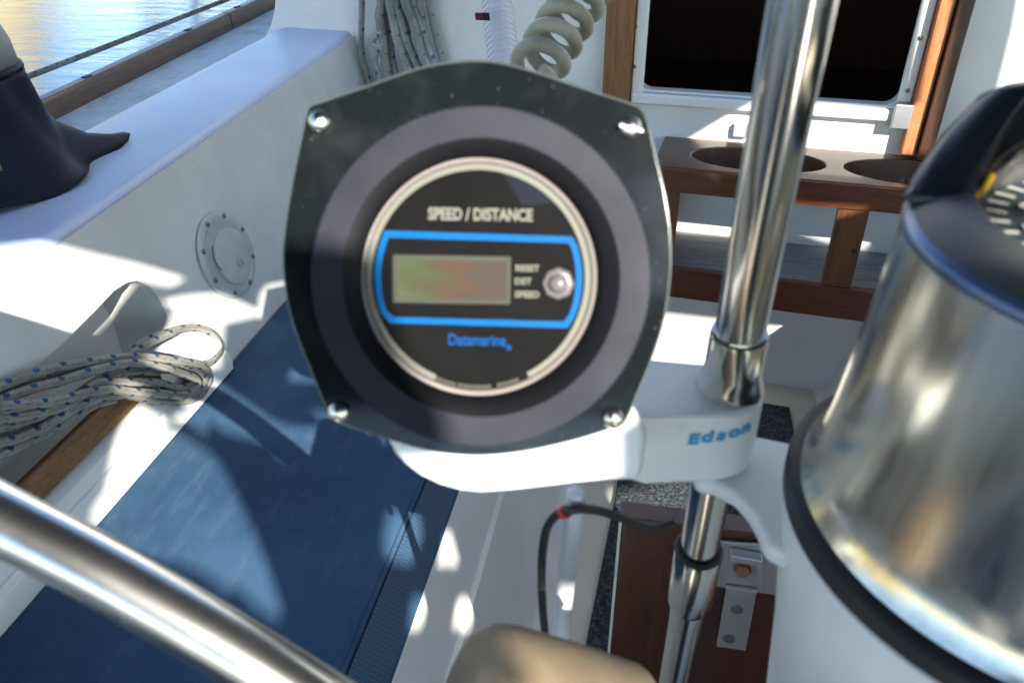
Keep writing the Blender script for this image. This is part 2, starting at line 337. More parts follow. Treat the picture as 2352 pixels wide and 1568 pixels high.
for i in range(NA):                                # sunlit grassy bank across the water, on the port bow
    az = math.radians(-112+i*118/(NA-1))
    fade = .10+.9*max(0, min(1, (math.radians(-36.5)-az)/.10))
    hgt = (11+10*math.sin(az*7.3+1)+7*math.sin(az*17+2))*.7*fade+2.5
    for j in range(NR):
        r = 70+j*13; z = -2.6+(hgt+13*fade)*(1-(1-j/(NR-1))**2)+math.sin(i*2.1+j)*.8*fade
        hv.append((r*math.sin(az), r*math.cos(az), z))
for i in range(NA-1):
    for j in range(NR-1): hf.append([i*NR+j, (i+1)*NR+j, (i+1)*NR+j+1, i*NR+j+1])
tag(mesh('hill', hv, hf, M['hill'], smooth=179), kind='structure')
t = MT('leaf_green', (.06, .075, .02), .8); vary(t, (.05, .06, .012), (.16, .14, .03), .8); M['leaf'] = t.m
t = MT('bark', (.09, .07, .05), .9); vary(t, (.06, .05, .035), (.13, .10, .07), 3); M['bark'] = t.m
def tree(az, dist, h, label):
    a = math.radians(az); b = Vector((dist*math.sin(a), dist*math.cos(a), -1.6))
    o = empty('shore_tree', b, label, 'tree', 'trees on the far bank')
    tube('trunk', [b, b+Vector((.2, 0, h*.3)), b+Vector((-.1, .1, h*.75))], [.35, .28, .12], M['bark'], o, 8, 3)
    vs, fs = [], []; rnd = random.Random(int(az*10)); cl = []
    for _ in range(26):
        th, ph = rnd.uniform(0, 6.28), rnd.uniform(-.6, 1.2); cl.append((Vector((math.cos(th)*h*.27, math.sin(th)*h*.27, h*.6+math.sin(ph)*h*.32))*1, rnd.uniform(.07, .14)*h))
    for c, r in cl:
        for _ in range(110):
            p = b+c+Vector((rnd.gauss(0, .5), rnd.gauss(0, .5), rnd.gauss(0, .45)))*r; s = rnd.uniform(.12, .3)
            u = Vector((rnd.gauss(0, 1), rnd.gauss(0, 1), rnd.gauss(0, 1))).normalized()*s; v = u.orthogonal().normalized()*s*.6; k = len(vs); vs += [p-u, p+v, p+u, p-v]; fs.append([k, k+1, k+2, k+3])
    mesh('crown', vs, fs, M['leaf'], o, 0)
tree(-31.3, 72, 13, 'green tree at the water edge on the far bank')

# ------------------------------------------------------------------ boat structure
def P3(x, y, z): return Vector((x, y, z))
CXL = .1665                                         # cockpit centre line
def side(s):                                        # s = 1 port (as photographed), -1 its mirror on starboard
    mx = (lambda x: x) if s == 1 else (lambda x: 2*CXL-x)
    def loft(name, sect, ys, mat, smooth=40):       # sect(y) -> [(x,z)]
        vs, n = [], len(sect(ys[0]))
        for y in ys: vs += [(mx(x), y, z) for x, z in sect(y)]
        fs = [[i*n+k, i*n+k+1, (i+1)*n+k+1, (i+1)*n+k] for i in range(len(ys)-1) for k in range(n-1)]
        return mesh(name, vs, fs, mat, None, smooth)
    ys = [AFT, -.5, .2, .79, 1.2, 1.6, 2.0]
    def top(y):
        z = -.3995+.0365*(y-.789); xe = -.647-.264*(z+.69); zd = -.4327+.0434*(y-1.354); g = -.94 if y < 1.1 else -.94+.02*(y-1.1); pts = []
        for a in range(0, 91, 15): pts.append((xe-.016+.016*math.cos(math.radians(a))-.004, z-.016+.016*math.sin(math.radians(a))))
        return pts+[(g+.02, z+.001), (g, z-.003), (g-.05, zd+.012), (g-.075, zd+.001), (-1.16, zd)]
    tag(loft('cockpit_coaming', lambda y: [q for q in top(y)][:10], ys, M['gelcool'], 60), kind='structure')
    tag(loft('side_deck', lambda y: [q for q in top(y)][9:], ys+[2.6, 3.4, 5], M['deck'], 60), kind='structure')
    seat = [(-.70, -.752), (-.232, -.752), (-.2285, -.756), (-.222, -.80), (-.207, -.90), (-.199, -.904), (-.165, -1.06), (-.150, -1.125), (-.14, -1.155), (-.11, SOLEZ+.002)]
    tag(loft('seat_base', lambda y: seat, [AFT, 1.84 if s == 1 else 1.74], M['gel'], 30), kind='structure')
    hull = [(-1.20, -.45), (-1.26, -.6), (-1.38, -1.2), (-1.2, -2.2)]
    tag(loft('hull_side', lambda y: [(x, z+.0434*(y-1.354)) for x, z in hull], [AFT, 5], M['gel'], 40), kind='structure')
    return mx
side(1); mxs = side(-1)
# port coaming face with the cubby opening
lean = Vector((-.264, 0, 1)).normalized()
O_co = Vector((-.647, 0, -.69))
def cov(px, py): p = on(px, py, CO)-O_co; return (p.y, p.dot(lean))
def topv(y): return (-.3995+.0365*(y-.789)+.69)/lean.z-.010
outer = [(AFT, -.09), (1.86, -.09), (1.86, topv(1.86)), (.79, topv(.79)), (AFT, topv(AFT))]
cub_px = [(0, 913), (144, 789), (220, 713), (262, 668), (290, 650), (314, 645), (340, 655), (362, 680), (380, 715), (392, 748), (402, 790), (398, 835), (380, 858)]
hole = [cov(*q) for q in cub_px]
vbot = cov(330, 890)[1]
hole = [(-.35, hole[0][1])]+hole+[(hole[-1][0]-.03, vbot), (-.35, vbot)]
hole = hole[::-1]
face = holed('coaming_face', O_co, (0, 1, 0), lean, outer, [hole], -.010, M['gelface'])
tag(face, kind='structure')
hp = [O_co+Vector((0, 1, 0))*a+lean*b for a, b in hole]
n_in = Vector((-.13, -.01, -.01))
bk_ = [p+n_in*.55+Vector((0, (-.02 if p.y > .3 else 0), 0)) for p in hp]; m_ = len(hp); front = [p+Vector((-.006, 0, 0)) for p in hp]
tag(mesh('cubby_recess', front+bk_, [[i, (i+1) % m_, m_+(i+1) % m_, m_+i] for i in range(m_)]+[[m_+i for i in range(m_)]], M['gelface'], smooth=45), kind='structure')
tag(holed('coaming_face', (2*CXL+.647, 0, -.69), (0, 1, 0), (-lean.x, 0, lean.z), outer, [], .010, M['gel']), kind='structure')
# toe rail: varnished teak cap, two planks end to end, seen against the water
tr = empty('toe_rail', (-1.17, 1.5, -.42), 'dark varnished teak rail along the deck edge above the water', 'rail')
def railseg(y0, y1):
    def zd(y): return -.4327+.0434*(y-1.354)
    sec = lambda y: [P3(-1.150, y, zd(y)-.004), P3(-1.151, y, zd(y)+.034), P3(-1.156, y, zd(y)+.041), P3(-1.176, y, zd(y)+.042), P3(-1.184, y, zd(y)+.034), P3(-1.186, y, zd(y)-.03)]
    a, b = sec(y0), sec(y1)
    return mesh('plank', a+b, [[i, (i+1) % 6, 6+(i+1) % 6, 6+i] for i in range(6)]+[list(range(6)), list(range(11, 5, -1))], M['teakrail'], tr, 35, bevel=.003)
railseg(AFT, 2.046); railseg(2.05, 5)
for yy in (1.46, 1.86, 2.12): box('plug', (-1.167, yy, -.4327+.0434*(yy-1.354)+.0415), .012, .02, .004, M['rubber'], tr, .001)
tr2 = prism('toe_rail', [(mxs(-1.15), AFT, -.52), (mxs(-1.15), 5, -.25), (mxs(-1.15), 5, -.20), (mxs(-1.15), AFT, -.47)], (.05, 0, 0), M['teakrail'], None, .005)
tag(tr2, 'teak rail along the opposite deck edge', 'rail')
tube_l = tube('lifeline', [(-1.27, -.5, -.415), (-1.262, 1.0, -.385), (-1.256, 1.55, -.374), (-1.25, 2.4, -.352), (-1.24, 4.6, -.30)], .0058, M['ropedock'], None, 10, 10)
tag(tube_l, 'dark speckled line stretched above the toe rail against the water', 'line')
# sole, carpet, stern
tag(mesh('cockpit_sole', [(-.16, AFT, SOLEZ), (.5, AFT, SOLEZ), (.5, 1.75, SOLEZ), (-.16, 1.81, SOLEZ)], [[0, 1, 2, 3]], M['cream'], smooth=0), kind='structure')
cp = [on(1325, 1490, SOLE), on(1422, 1142, SOLE)]
tag(prism('carpet', [P3(-.062, AFT, SOLEZ+.001), P3(-.050, .8, SOLEZ+.001), P3(-.022, 1.25, SOLEZ+.001), P3(-.020, 1.675, SOLEZ+.001), P3(.373, 1.633, SOLEZ+.001), P3(.378, AFT, SOLEZ+.001)], (0, 0, .009), M['carpet'], None, .003), kind='structure')
tag(box('stern_wall', (CXL, AFT-.05, -.85), 3.0, .1, .9, M['gel']), kind='structure')
tag(box('stern_deck', (CXL, AFT-.6, -.44), 3.0, 1.1, .08, M['deck']), kind='structure')
# bulkhead
BU = Vector((math.cos(YAW), -math.sin(YAW), 0)); BO = Vector((.371, 1.737, SOLEZ)); BN = Vector((-math.sin(YAW), -math.cos(YAW), 0)); ZV = Vector((0, 0, 1))
def bk(px, py): p = on(px, py, BK)-BO; return (p.dot(BU), p.z)
def bp(u, v, off=0): return BO+BU*u+ZV*v+BN*off
uL, vS = bk(1466, 205); uR = bk(2064, 238)[0]; vT = 1.55
r_ = .028
def rc(cx, cy, a0): return [(cx+r_*math.cos(math.radians(a0+k*15)), cy+r_*math.sin(math.radians(a0+k*15))) for k in range(7)]
opening = rc(uL+r_, vS+r_, 180)+rc(uR-r_, vS+r_, 270)+[(uR, vT), (uL, vT)]
lft = [bk(*q) for q in ((632, -400), (632, -40), (629, 20), (620, 60), (604, 92), (578, 116))]
bh_out = [(1.9, -.3), (1.9, 1.75), (lft[0][0], 1.75)]+lft+[(lft[-1][0]-.02, .5), (lft[-1][0]-.02, -.3)]
tag(holed('bulkhead', BO, BU, ZV, bh_out, [opening], -.035, M['gel'], None, .006), kind='structure')
cab = [bp(uL-.25, .35, -.04), bp(uR+.35, .35, -.04), bp(uR+.35, 1.6, -.04), bp(uL-.25, 1.6, -.04)]; dv = BN*-2.0
tag(mesh('cabin_interior', cab+[p+dv for p in cab], [[0, 1, 5, 4], [1, 2, 6, 5], [2, 3, 7, 6], [3, 0, 4, 7], [4, 5, 6, 7]], M['interior'], smooth=0), kind='structure')
tag(prism('cabin_roof', [bp(lft[0][0], 1.72, -.005), bp(1.9, 1.72, -.005), bp(1.9, 1.76, -.005), bp(lft[0][0], 1.76, -.005)], BN*-2.4, M['gel'], None, .01), kind='structure')
tag(prism('cabin_side', [bp(lft[0][0], .4, -.036), bp(lft[0][0], 1.715, -.036), bp(lft[0][0]+.03, 1.715, -.036), bp(lft[0][0]+.03, .4, -.036)], BN*-2.3, M['gel'], None, .004), kind='structure')

# ------------------------------------------------------------------ companionway
cw = empty('companionway', bp((uL+uR)/2, vS), 'dark companionway opening framed in teak and white', 'companionway')
def slab(name, u0, u1, v0, v1, o0, o1, mat, bev=.003, par=None):
    return prism(name, [bp(u0, v0, o0), bp(u1, v0, o0), bp(u1, v1, o0), bp(u0, v1, o0)], BN*(o1-o0), mat, par, bev)
uj0, uj1 = bk(1393, 120)[0], bk(1454, 150)[0]
slab('jamb', uj0, uj1, bk(1420, 236)[1], 1.6, .001, .030, M['teakv'], .003, cw)['label'] = 'left brown teak upright'
slab('frame_strip', uj1+.001, uL+.012, vS-.012, 1.6, .001, .012, M['gel'], .004, cw)
ub0, ub1, ub2 = bk(2118, 130)[0], bk(2144, 170)[0], bk(2182, 170)[0]
slab('frame_strip', uR-.006, ub0, vS+.01, 1.6, .001, .012, M['gel'], .004, cw)
vB = bk(2110, 348)[1]
slab('jamb_lit_face', ub0+.001, ub1, vB, 1.6, .001, .034, M['teaklit'], .003, cw)['label'] = 'orange teak strip on the right, sunlight put into its colour'
slab('jamb', ub1+.002, ub2, vB-.005, 1.6, .001, .046, M['teakshade'], .003, cw)['label'] = 'dark brown teak upright on the right, shade put into its colour'
slab('sill', uj1+.002, uR+.01, bk(1460, 234)[1], vS-.003, .001, .022, M['gel'], .006, cw)
slab('sill_corner', bk(2047, 255)[0], bk(2088, 270)[0], bk(2060, 287)[1], vS+.012, .023, .034, M['latch'], .003, cw)
for q in ((2112, 85), (2083, 205), (1459, 150), (1462, 60)):
    p = bp(*bk(*q), .0125); lathe('screw', [(.0045, 0), (.0045, .001), (.003, .002), (0, .0022)], M['screwdark'], p, BN, cw, 10)

# ------------------------------------------------------------------ teak rack on the bulkhead
RZ = -.55
RKT = ((0, 0, RZ), (0, 0, 1))
rk = empty('teak_rack', bp(.1, .55), 'teak holder rack with big oval holes on the bulkhead', 'rack')
rkdep = .20
def ruv(px, py): p = on(px, py, RKT)-BO; return (p.dot(BU), p.dot(BN))
f0 = ruv(1505, 378); fd = .5*(f0[1]+ruv(2080, 436)[1])
ru0, ru1 = f0[0]-.005, .62
def oval(c, a, b, n=28): return [(c[0]+a*math.cos(2*math.pi*k/n), c[1]+b*math.sin(2*math.pi*k/n)) for k in range(n)]
cA = ruv(1741, 352); cB = ruv(2098, 380); hA = abs(ruv(1894, 362)[0]-ruv(1588, 345)[0])/2
holes = [oval((cA[0], fd/2+.006), hA, fd/2-.030), oval((cB[0], fd/2+.006), hA, fd/2-.030)]
RTH = RZ-on(1640, 450, (tuple(bp(0, 0, fd)), tuple(BN))).z
holed('shelf_top', BO+ZV*(RZ-SOLEZ), BU, BN, [(ru0, .002), (ru1, .002), (ru1, fd), (ru0, fd)], holes, RTH, M['racktop'], rk, .003)
prism('front_board', [bp(ru0, RZ-SOLEZ-RTH+.001, fd+.0005), bp(ru1, RZ-SOLEZ-RTH+.001, fd+.0005), bp(ru1, RZ-SOLEZ-.002, fd+.0005), bp(ru0, RZ-SOLEZ-.002, fd+.0005)], BN*.004, M['teak'], rk, .001)
FR = (tuple(bp(0, 0, fd)), tuple(BN))
def fv(px, py): p = on(px, py, FR)-BO; return (p.dot(BU), p.z)
v_top = RZ-SOLEZ-RTH; v_r1 = v_top; v_l0, v_l1 = fv(1600, 690)[1], fv(1600, 622)[1]
def fslab(name, u0, u1, v0, v1, mat, o=0, th=.018): return prism(name, [bp(u0, v0, fd+o), bp(u1, v0, fd+o), bp(u1, v1, fd+o), bp(u0, v1, fd+o)], BN*-th, mat, rk, .002)
fslab('rail', ru0+.02, ru1, v_l0, v_l1, M['teak'])
pu = [(ru0+.004, fv(1556, 500)[0]), (fv(1907, 560)[0], fv(1980, 560)[0]), (.55, .6)]
for a, b in pu:
    po = fslab('post', a, b, v_l1+.001, v_r1-.001, M['rackpost'], -.0015, .016)
p = bp(*fv(1962, 578), fd-.0015); lathe('screw_hole', [(.006, 0), (.005, .001), (0, .001)], M['rubber'], p, BN, rk, 12)
vms = v_l1-.015
prism('shelf_middle', [bp(ru0+.01, vms, .003), bp(ru1, vms, .003), bp(ru1, vms, fd-.020), bp(ru0+.01, vms, fd-.020)], ZV*.014, M['teakgrey'], rk, .001)
for u in (ru0+.002, ru1-.012): prism('end_board', [bp(u, v_l0, .002), bp(u, v_top, .002), bp(u, v_top, fd-.02), bp(u, v_l0, fd-.02)], BU*.012, M['teak'], rk, .001)
cl = slab('clasp', *sorted((bk(1685, 290)[0], bk(1722, 290)[0])), bk(1700, 312)[1], bk(1700, 281)[1], .001, .016, M['smoke'], .004)
tag(cl, 'small grey plastic clasp on the white wall above the rack', 'clasp')

# ------------------------------------------------------------------ seat cushion, ledge, cubby trim
cu = empty('seat_cushion', (-.45, .7, SEATZ), 'long navy blue vinyl and mesh seat cushion on the port seat', 'cushion')
def xsec(name, sec, y0, y1, mat, par, bev=0, ny=1, sag=0):
    n = len(sec); vs = []
    for i in range(ny+1):
        y = y0+(y1-y0)*i/ny; vs += [P3(x, y, z+(sag*math.sin(i*1.7) if z > -.70 else 0)) for x, z in sec]
    fs = [[i*n+k, i*n+(k+1) % n, (i+1)*n+(k+1) % n, (i+1)*n+k] for i in range(ny) for k in range(n)]+[list(range(n)), [ny*n+k for k in range(n-1, -1, -1)]]
    return mesh(name, vs, fs, mat, par, 40, bevel=bev)
xsec('cushion_top', [(-.646, -.748), (-.646, -.700), (-.640, -.692), (-.630, -.690), (-.275, -.690), (-.266, -.693), (-.262, -.700), (-.246, -.748)], AFT+.05, 1.815, M['navy'], cu, 0, 14, .0016)
xsec('side_band', [(-.2615, -.7005), (-.258, -.699), (-.2285, -.7465), (-.2455, -.7485)], AFT+.05, 1.813, M['border'], cu, .003)
tube('piping', [(-.2635, AFT+.05, -.6955), (-.2635, .6, -.6955), (-.2635, 1.81, -.6955)], .0035, M['navy'], cu, 8, 4)
tube('piping', [(-.2300, AFT+.05, -.7475), (-.2300, .6, -.7475), (-.2300, 1.81, -.7475)], .0030, M['navy'], cu, 8, 4)
def cof(v, off): p = O_co+lean*v; return (p.x+off*.967, p.z+off*.255)
yE = on(508, 842, CO).y
sec = [cof(-.004, -.002), cof(-.004, .020), cof(.010, .026), cof(.028, .026), cof(.033, .021), cof(.036, .021), cof(.041, .026), cof(.056, .024), cof(.064, .014), cof(.066, -.002)]
lg = xsec('white_ledge', sec, AFT+.1, yE, M['gel'], None, .004)
tag(lg, 'white moulded ledge between the blue cushion and the teak strip', 'ledge')
yT = on(330, 900, CO).y
ts = xsec('teak_strip', [cof(.067, -.001), cof(.067, .013), cof(.100, .012), cof(.100, -.001)], AFT+.1, yT+.03, M['ledgewood'], None, .003)
tag(ts, 'peeling varnished teak strip under the coiled white rope', 'trim')

# ------------------------------------------------------------------ round deck plate on the coaming face
pc = on(519, 585, CO, .001); cn = Vector((1, 0, .264)).normalized(); cy_ = Vector((0, 1, 0)); cz_ = lean
ip = empty('inspection_plate', pc, 'round clear plastic inspection plate screwed to the white coaming', 'plate')
R0 = .072
lathe('flange', [(R0, .0), (R0, .004), (R0-.004, .006), (R0-.012, .0065), (R0-.016, .0048), (.0, .0048)], M['plate'], pc, cn, ip, 48)
lathe('lid', [(.048, .0049), (.047, .0085), (.044, .0095), (.03, .0092), (0, .0092)], M['plate'], pc+cy_*.006-cz_*.006, cn, ip, 40)
lathe('finger_recess', [(.0085, .0094), (.0075, .0110), (.0055, .0115), (.0050, .0100), (0, .0098)], M['smoke'], pc+cy_*.012-cz_*.022, cn, ip, 20)
for k in range(8):
    a = 2*math.pi*(k+.35)/8; lathe('screw', [(.0042, .0062), (.0042, .0075), (.0025, .0085), (0, .0085)], M['screwdark'], pc+(cy_*math.cos(a)+cz_*math.sin(a))*(R0-.0085), cn, ip, 10)
tube('crack', [pc+cn*.0098+cy_*(-.034)+cz_*.030, pc+cn*.0102+cy_*(-.046)+cz_*.012, pc+cn*.0098+cy_*(-.040)-cz_*.010], .0011, M['rust'], ip, 5, 3)
tube('gasket', [pc+cn*.0055+(cy_*math.cos(a)+cz_*math.sin(a))*.0575 for a in [math.radians(q) for q in range(85, 290, 8)]], .0012, M['smoke'], ip, 6, 2)

# ------------------------------------------------------------------ winch under its canvas cover
wc = on(-62, 392, CT); wc = Vector((-.945, .905, -.3995+.0365*(.905-.789)))
a_tip = math.atan2(1.10-wc.y, -.835-wc.x)
def wmod(r, h, a):
    d = (a-a_tip+math.pi) % (2*math.pi)-math.pi
    k = max(0, 1-h/.10)
    fl = math.exp(-(d/.23)**2)*.088*k**2.0; wr = .006*k*math.sin(5*a+1)+.004*math.sin(9*a+h*30)*min(1, h*12)
    return (max(0, r+fl+(wr if r > .02 else 0)), h+.024*math.exp(-(d/.16)**2)*max(0, k-.75)*4*.6+(.004*math.sin(6*a) if h < .01 else 0))
wv_ = empty('winch_cover', wc, 'navy canvas cover draped over a winch on the coaming', 'winch cover')
lathe('canvas_skirt', [(.146, .004), (.136, .012), (.124, .03), (.113, .06), (.105, .10), (.103, .12), (.101, .142), (.099, .150)], M['canvas'], wc, (0, 0, 1), wv_, 96, (1, 0, 0), 180, mod=wmod, thick=.002, caps=False)
lathe('seam_band', [(.0985, .148), (.1015, .151), (.1000, .156), (.096, .158)], M['canvas'], wc, (0, 0, 1), wv_, 64, (1, 0, 0), 180)
lathe('top_panel', [(.0965, .157), (.095, .185), (.086, .215), (.068, .240), (.040, .252), (0, .257)], M['sheencanvas'], wc, (0, 0, 1), wv_, 64, (1, 0, 0), 180)['label'] = 'panel on top with a grey sheen put into its colour'
st = []
a_s = math.radians(-30)
for k in range(40):
    h = .045+.105*k/39; r = np.interp(h, [.03, .06, .10, .14, .17], [.124, .113, .105, .098, .092])+.0026; rr, hh = wmod(r, h, a_s+.10*k/39)
    a = a_s+.10*k/39; st.append(wc+Vector((math.cos(a)*rr, math.sin(a)*rr, hh)))
tube('stitching', st, .0012, MT('brown_thread', (.16, .13, .08), .9).m, wv_, 5, 2)

# ------------------------------------------------------------------ pedestal guard tube
TA, TB = dep(1843, 0, .2537), dep(1566, 1470, .53)
TD = (TA-TB).normalized()
def tz(z): return TB+TD*((z-TB.z)/TD.z)
GX, GY = tz(-.225).x, tz(-.225).y
gd = empty('pedestal_guard', (GX, GY, SOLEZ), 'upright stainless steel guard tube passing through the white instrument arm', 'guard tube')
def vtube(name, r, z0, z1, mat, par, seg=48):
    a, b = tz(z0), tz(z1); L = (b-a).length; return lathe(name, [(r, L*k/12) for k in range(13)], mat, a, TD, par, seg)
TR = .0110
vtube('tube', TR, -.42, .40, M['steel'], gd)
vtube('lower_tube', TR*.97, SOLEZ+.012, -.42, M['steel'], gd)
def onT(px, py):                                               # height on the tube axis seen at a pixel
    return min(np.arange(-.9, .2, .0005), key=lambda z: abs(float(np.dot(RM.T@np.array(tz(z)), [0, FPX, -(py-CY)]))))
zc0, zc1 = onT(1685, 762), onT(1655, 898)
Lc = (tz(zc0)-tz(zc1)).length
lathe('collar', [(TR*1.01, Lc+.0004), (TR*1.14, Lc), (TR*1.17, Lc-.002), (TR*1.19, Lc*.45), (TR*1.26, Lc*.28), (TR*1.40, Lc*.14), (TR*1.44, Lc*.08), (TR*1.40, 0), (TR*1.01, 0)], M['steel'], tz(zc1), TD, gd, 48)
zf, zf2 = onT(1580, 1262), onT(1570, 1385)
Lf = (tz(zf)-tz(zf2)).length
lathe('joint_fitting', [(TR, Lf), (TR*1.2, Lf-.001), (TR*1.26, Lf-.004), (TR*1.26, .006), (TR*1.15, .001), (TR, 0)], M['steel'], tz(zf2), TD, gd, 48)
tv1 = TD.orthogonal().normalized(); tv2 = TD.cross(tv1)
tube('rubber_ring', [tz(zf)+TD*.001+(tv1*math.cos(a)+tv2*math.sin(a))*TR*1.12 for a in [2*math.pi*k/24 for k in range(25)]], .0019, M['rubber'], gd, 8, 2)
lathe('foot_flange', [(.04, SOLEZ+.011), (.04, SOLEZ+.016), (.02, SOLEZ+.03), (.0135, SOLEZ+.031)], M['steel'], (tz(SOLEZ).x, tz(SOLEZ).y, 0), (0, 0, 1), gd, 32)
g2 = lathe('pedestal_guard', [(.0132, SOLEZ+.001), (.0132, .45)], M['steel'], (2*CXL-GX, GY, 0), (0, 0, 1), None, 32); tag(g2, 'second stainless steel guard tube on the far side of the compass', 'guard tube')

# ------------------------------------------------------------------ instrument pod and clamp arm
GC = Vector(.30*ray(1104, 641)); GN = ((-GC).normalized()+Vector((-.045, 0, -.03))).normalized()         # gauge centre and outward normal
_e = on(1204, 642.6, (GC, GN))-GC; GU = _e.normalized(); GV = GN.cross(GU).normalized()
GPX = (on(1204, 642.6, (GC, GN))-GC).length/100.0               # metres per photo pixel on the gauge
def gp(px, py, h=0.0):                                          # a point of the gauge face drawn in its own units
    return GC+GU*((px-1104)*GPX)-GV*((py-641)*GPX)+GN*h
pod = empty('instrument_pod', gp(1104, 641, -.05), 'white instrument arm with blue lettering clamped to the guard tube under the round gauge', 'instrument arm')
po = [(880, 1000), (884, 1030), (900, 1062), (925, 1090), (962, 1117), (1008, 1138), (1060, 1152), (1110, 1156), (1180, 1150), (1260, 1139), (1340, 1128), (1420, 1119), (1496, 1118),
      (1503, 1000), (1482, 955), (1440, 900), (1420, 800), (1420, 500), (1380, 380), (1250, 300), (1100, 275), (950, 300), (830, 380), (775, 500), (770, 650), (790, 800), (850, 940)]
K = 1.012
body = prism('pod_body', [gp(1104+(x-1104)*K, 641+(y-641)*K, -.0075) for x, y in po], -GN*.040, M['paint'], pod, .0045, 4)
# clamp boss round the tube
def boss_plan():
    A, B, E = Vector((.0085, .2845)), Vector((.034, .2912)), Vector((GX+.0162, GY+.002)); C_ = Vector((GX+.0166, .2955)); pts = [tuple(A), tuple(B)]
    for k in range(1, 9): t_ = k/8; pts.append(tuple(B*(1-t_)**2+C_*2*t_*(1-t_)+E*t_*t_))
    for k in range(1, 8): a = math.radians(k*90/8); pts.append((GX+.0162*math.cos(a), GY+.002+.0165*math.sin(a)))
    return pts+[(GX-.05, GY+.0185), (GX-.054, .290)]
ZB0, ZB1 = -.257, -.2165
bpn = boss_plan()
prism('clamp_boss', [P3(x, y, ZB0) for x, y in bpn], (0, 0, ZB1-ZB0), M['paint'], pod, .0035, 4)
def font_mesh(name, txt, size, mat, par, org, u, v, n, ext=.00015, weight=0, shear=0, align='CENTER', space=1, sx=1):
    cu_ = bpy.data.curves.new(name, 'FONT'); cu_.body = txt; cu_.size = size; cu_.align_x = align; cu_.align_y = 'CENTER'; cu_.extrude = ext; cu_.offset = weight; cu_.shear = shear; cu_.space_character = space; cu_.resolution_u = 3
    o = bpy.data.objects.new(name+'_tmp', cu_); COL.objects.link(o); dg = bpy.context.evaluated_depsgraph_get(); me = bpy.data.meshes.new_from_object(o.evaluated_get(dg)); bpy.data.objects.remove(o)
    M4 = Matrix(((u.x*sx, v.x, n.x, org.x), (u.y*sx, v.y, n.y, org.y), (u.z*sx, v.z, n.z, org.z), (0, 0, 0, 1))); me.transform(M4); me.name = name
    me.materials.clear()
    return link(name, me, mat, par)
# lettering wraps the front of the boss: one small piece per letter
path_b = bpn[:12]
def along(d):
    for a, b in zip(path_b, path_b[1:]):
        L = math.dist(a, b)
        if d <= L: return Vector((a[0]+(b[0]-a[0])*d/L, a[1]+(b[1]-a[1])*d/L, 0)), Vector((b[0]-a[0], b[1]-a[1], 0)).normalized()
        d -= L
def bsurf(px, py):
    best = None
    for k in range(200):
        d = k*.0003
        q = along(d)
        if not q: break
        e = Vector(ray(px, py)); t_ = math.atan2(e.x, e.y); s_ = abs(math.atan2(q[0].x, q[0].y)-t_)
        if best is None or s_ < best[0]: best = (s_, d, e.z/math.hypot(e.x, e.y)*math.hypot(q[0].x, q[0].y))
    return best[1], best[2]
d0, z0 = bsurf(1592, 1008); d1, z1 = bsurf(1712, 980)
for i, ch in enumerate('Edson'):
    f_ = i/4; p, tdir = along(d0+(d1-d0)*f_); nn = tdir.cross(ZV).normalized()
    font_mesh('letter', ch, .0088 if ch != 'E' else .0082, M['edsonblue'], body, P3(p.x, p.y, z0+(z1-z0)*f_)+nn*.0004, tdir, ZV, nn, .0002, .0004, .1, sx=1.25)
# ------------------------------------------------------------------ the round gauge
gauge = empty('speed_gauge', GC, 'black speed and distance gauge with blue framed dial facing the camera', 'gauge')
plate_px = [(735, 249), (850, 209), (960, 171), (1030, 157), (1090, 153), (1150, 158), (1220, 175), (1340, 212), (1438, 241), (1463, 254), (1478, 280), (1500, 360), (1527, 460), (1541, 560), (1540, 650), (1528, 740), (1500, 835),
            (1470, 915), (1452, 960), (1437, 978), (1405, 990), (1320, 1018), (1200, 1046), (1090, 1056), (980, 1045), (870, 1014), (790, 988), (757, 972), (738, 935), (705, 850), (668, 750), (650, 650), (650, 550), (668, 440), (690, 340), (706, 272), (716, 256)]
pl_s = [tuple(q) for q in spl(plate_px, 4, True)]
prism('mounting_plate', [gp(x, y, 0) for x, y in pl_s], -GN*.0068, M['acrylic'], gauge, .0015, 2, 50)
_pl = [c for c in gauge.children if c.name == 'mounting_plate'][0]; _pl.data.materials.append(M['edge']); _pl.modifiers['bevel'].material = 1
rb = [(387, 0), (386, .0036), (383.5, .0047), (380, .0051), (318, .0057), (314, .0056), (312, .0053)]
BC = gp(1106, 642); DC = gp(1099, 639)
def ring(name, prof, mat, par, c=None, seg=96): return lathe(name, [(r*GPX, h) for r, h in prof], mat, c or DC, GN, par, seg, GU, 30, caps=(name != 'lit_wall_ring'))
lathe('bezel', [(r*GPX, h+.0002) for r, h in rb], M['bezel'], BC, GN, gauge, 128, GU, 30, caps=False)
lathe('inner_bezel', [(r*GPX, h+.0002) for r, h in ((312, .0052), (306, .0048), (288, .0034), (272, .0014), (270, .0006))], M['innerbezel'], BC, GN, gauge, 128, GU, 40, caps=False)
ring('lit_wall_ring', [(272, .0009), (270, .0019), (262, .0017), (258, .0009)], M['litring'], gauge)  # sunlight on the inner wall, put in as a beige ring
dial = ring('dial', [(262, .0003), (262, .0008), (0, .0008)], M['dial'], gauge)
def sector(name, r0, r1, a0, a1, h, mat, par):
    n = max(2, int(abs(a1-a0)/3)); vs = []
    for k in range(n+1):
        a = math.radians(a0+(a1-a0)*k/n)
        for r in (r0, r1): vs.append(DC+GU*(r*GPX*math.cos(a))+GV*(r*GPX*math.sin(a))+GN*h)
    return mesh(name, vs, [[2*k, 2*k+1, 2*k+3, 2*k+2] for k in range(n)], mat, par, 0)
sector('dial_ring', 244, 257, -62, 247, .00095, M['print'], dial)
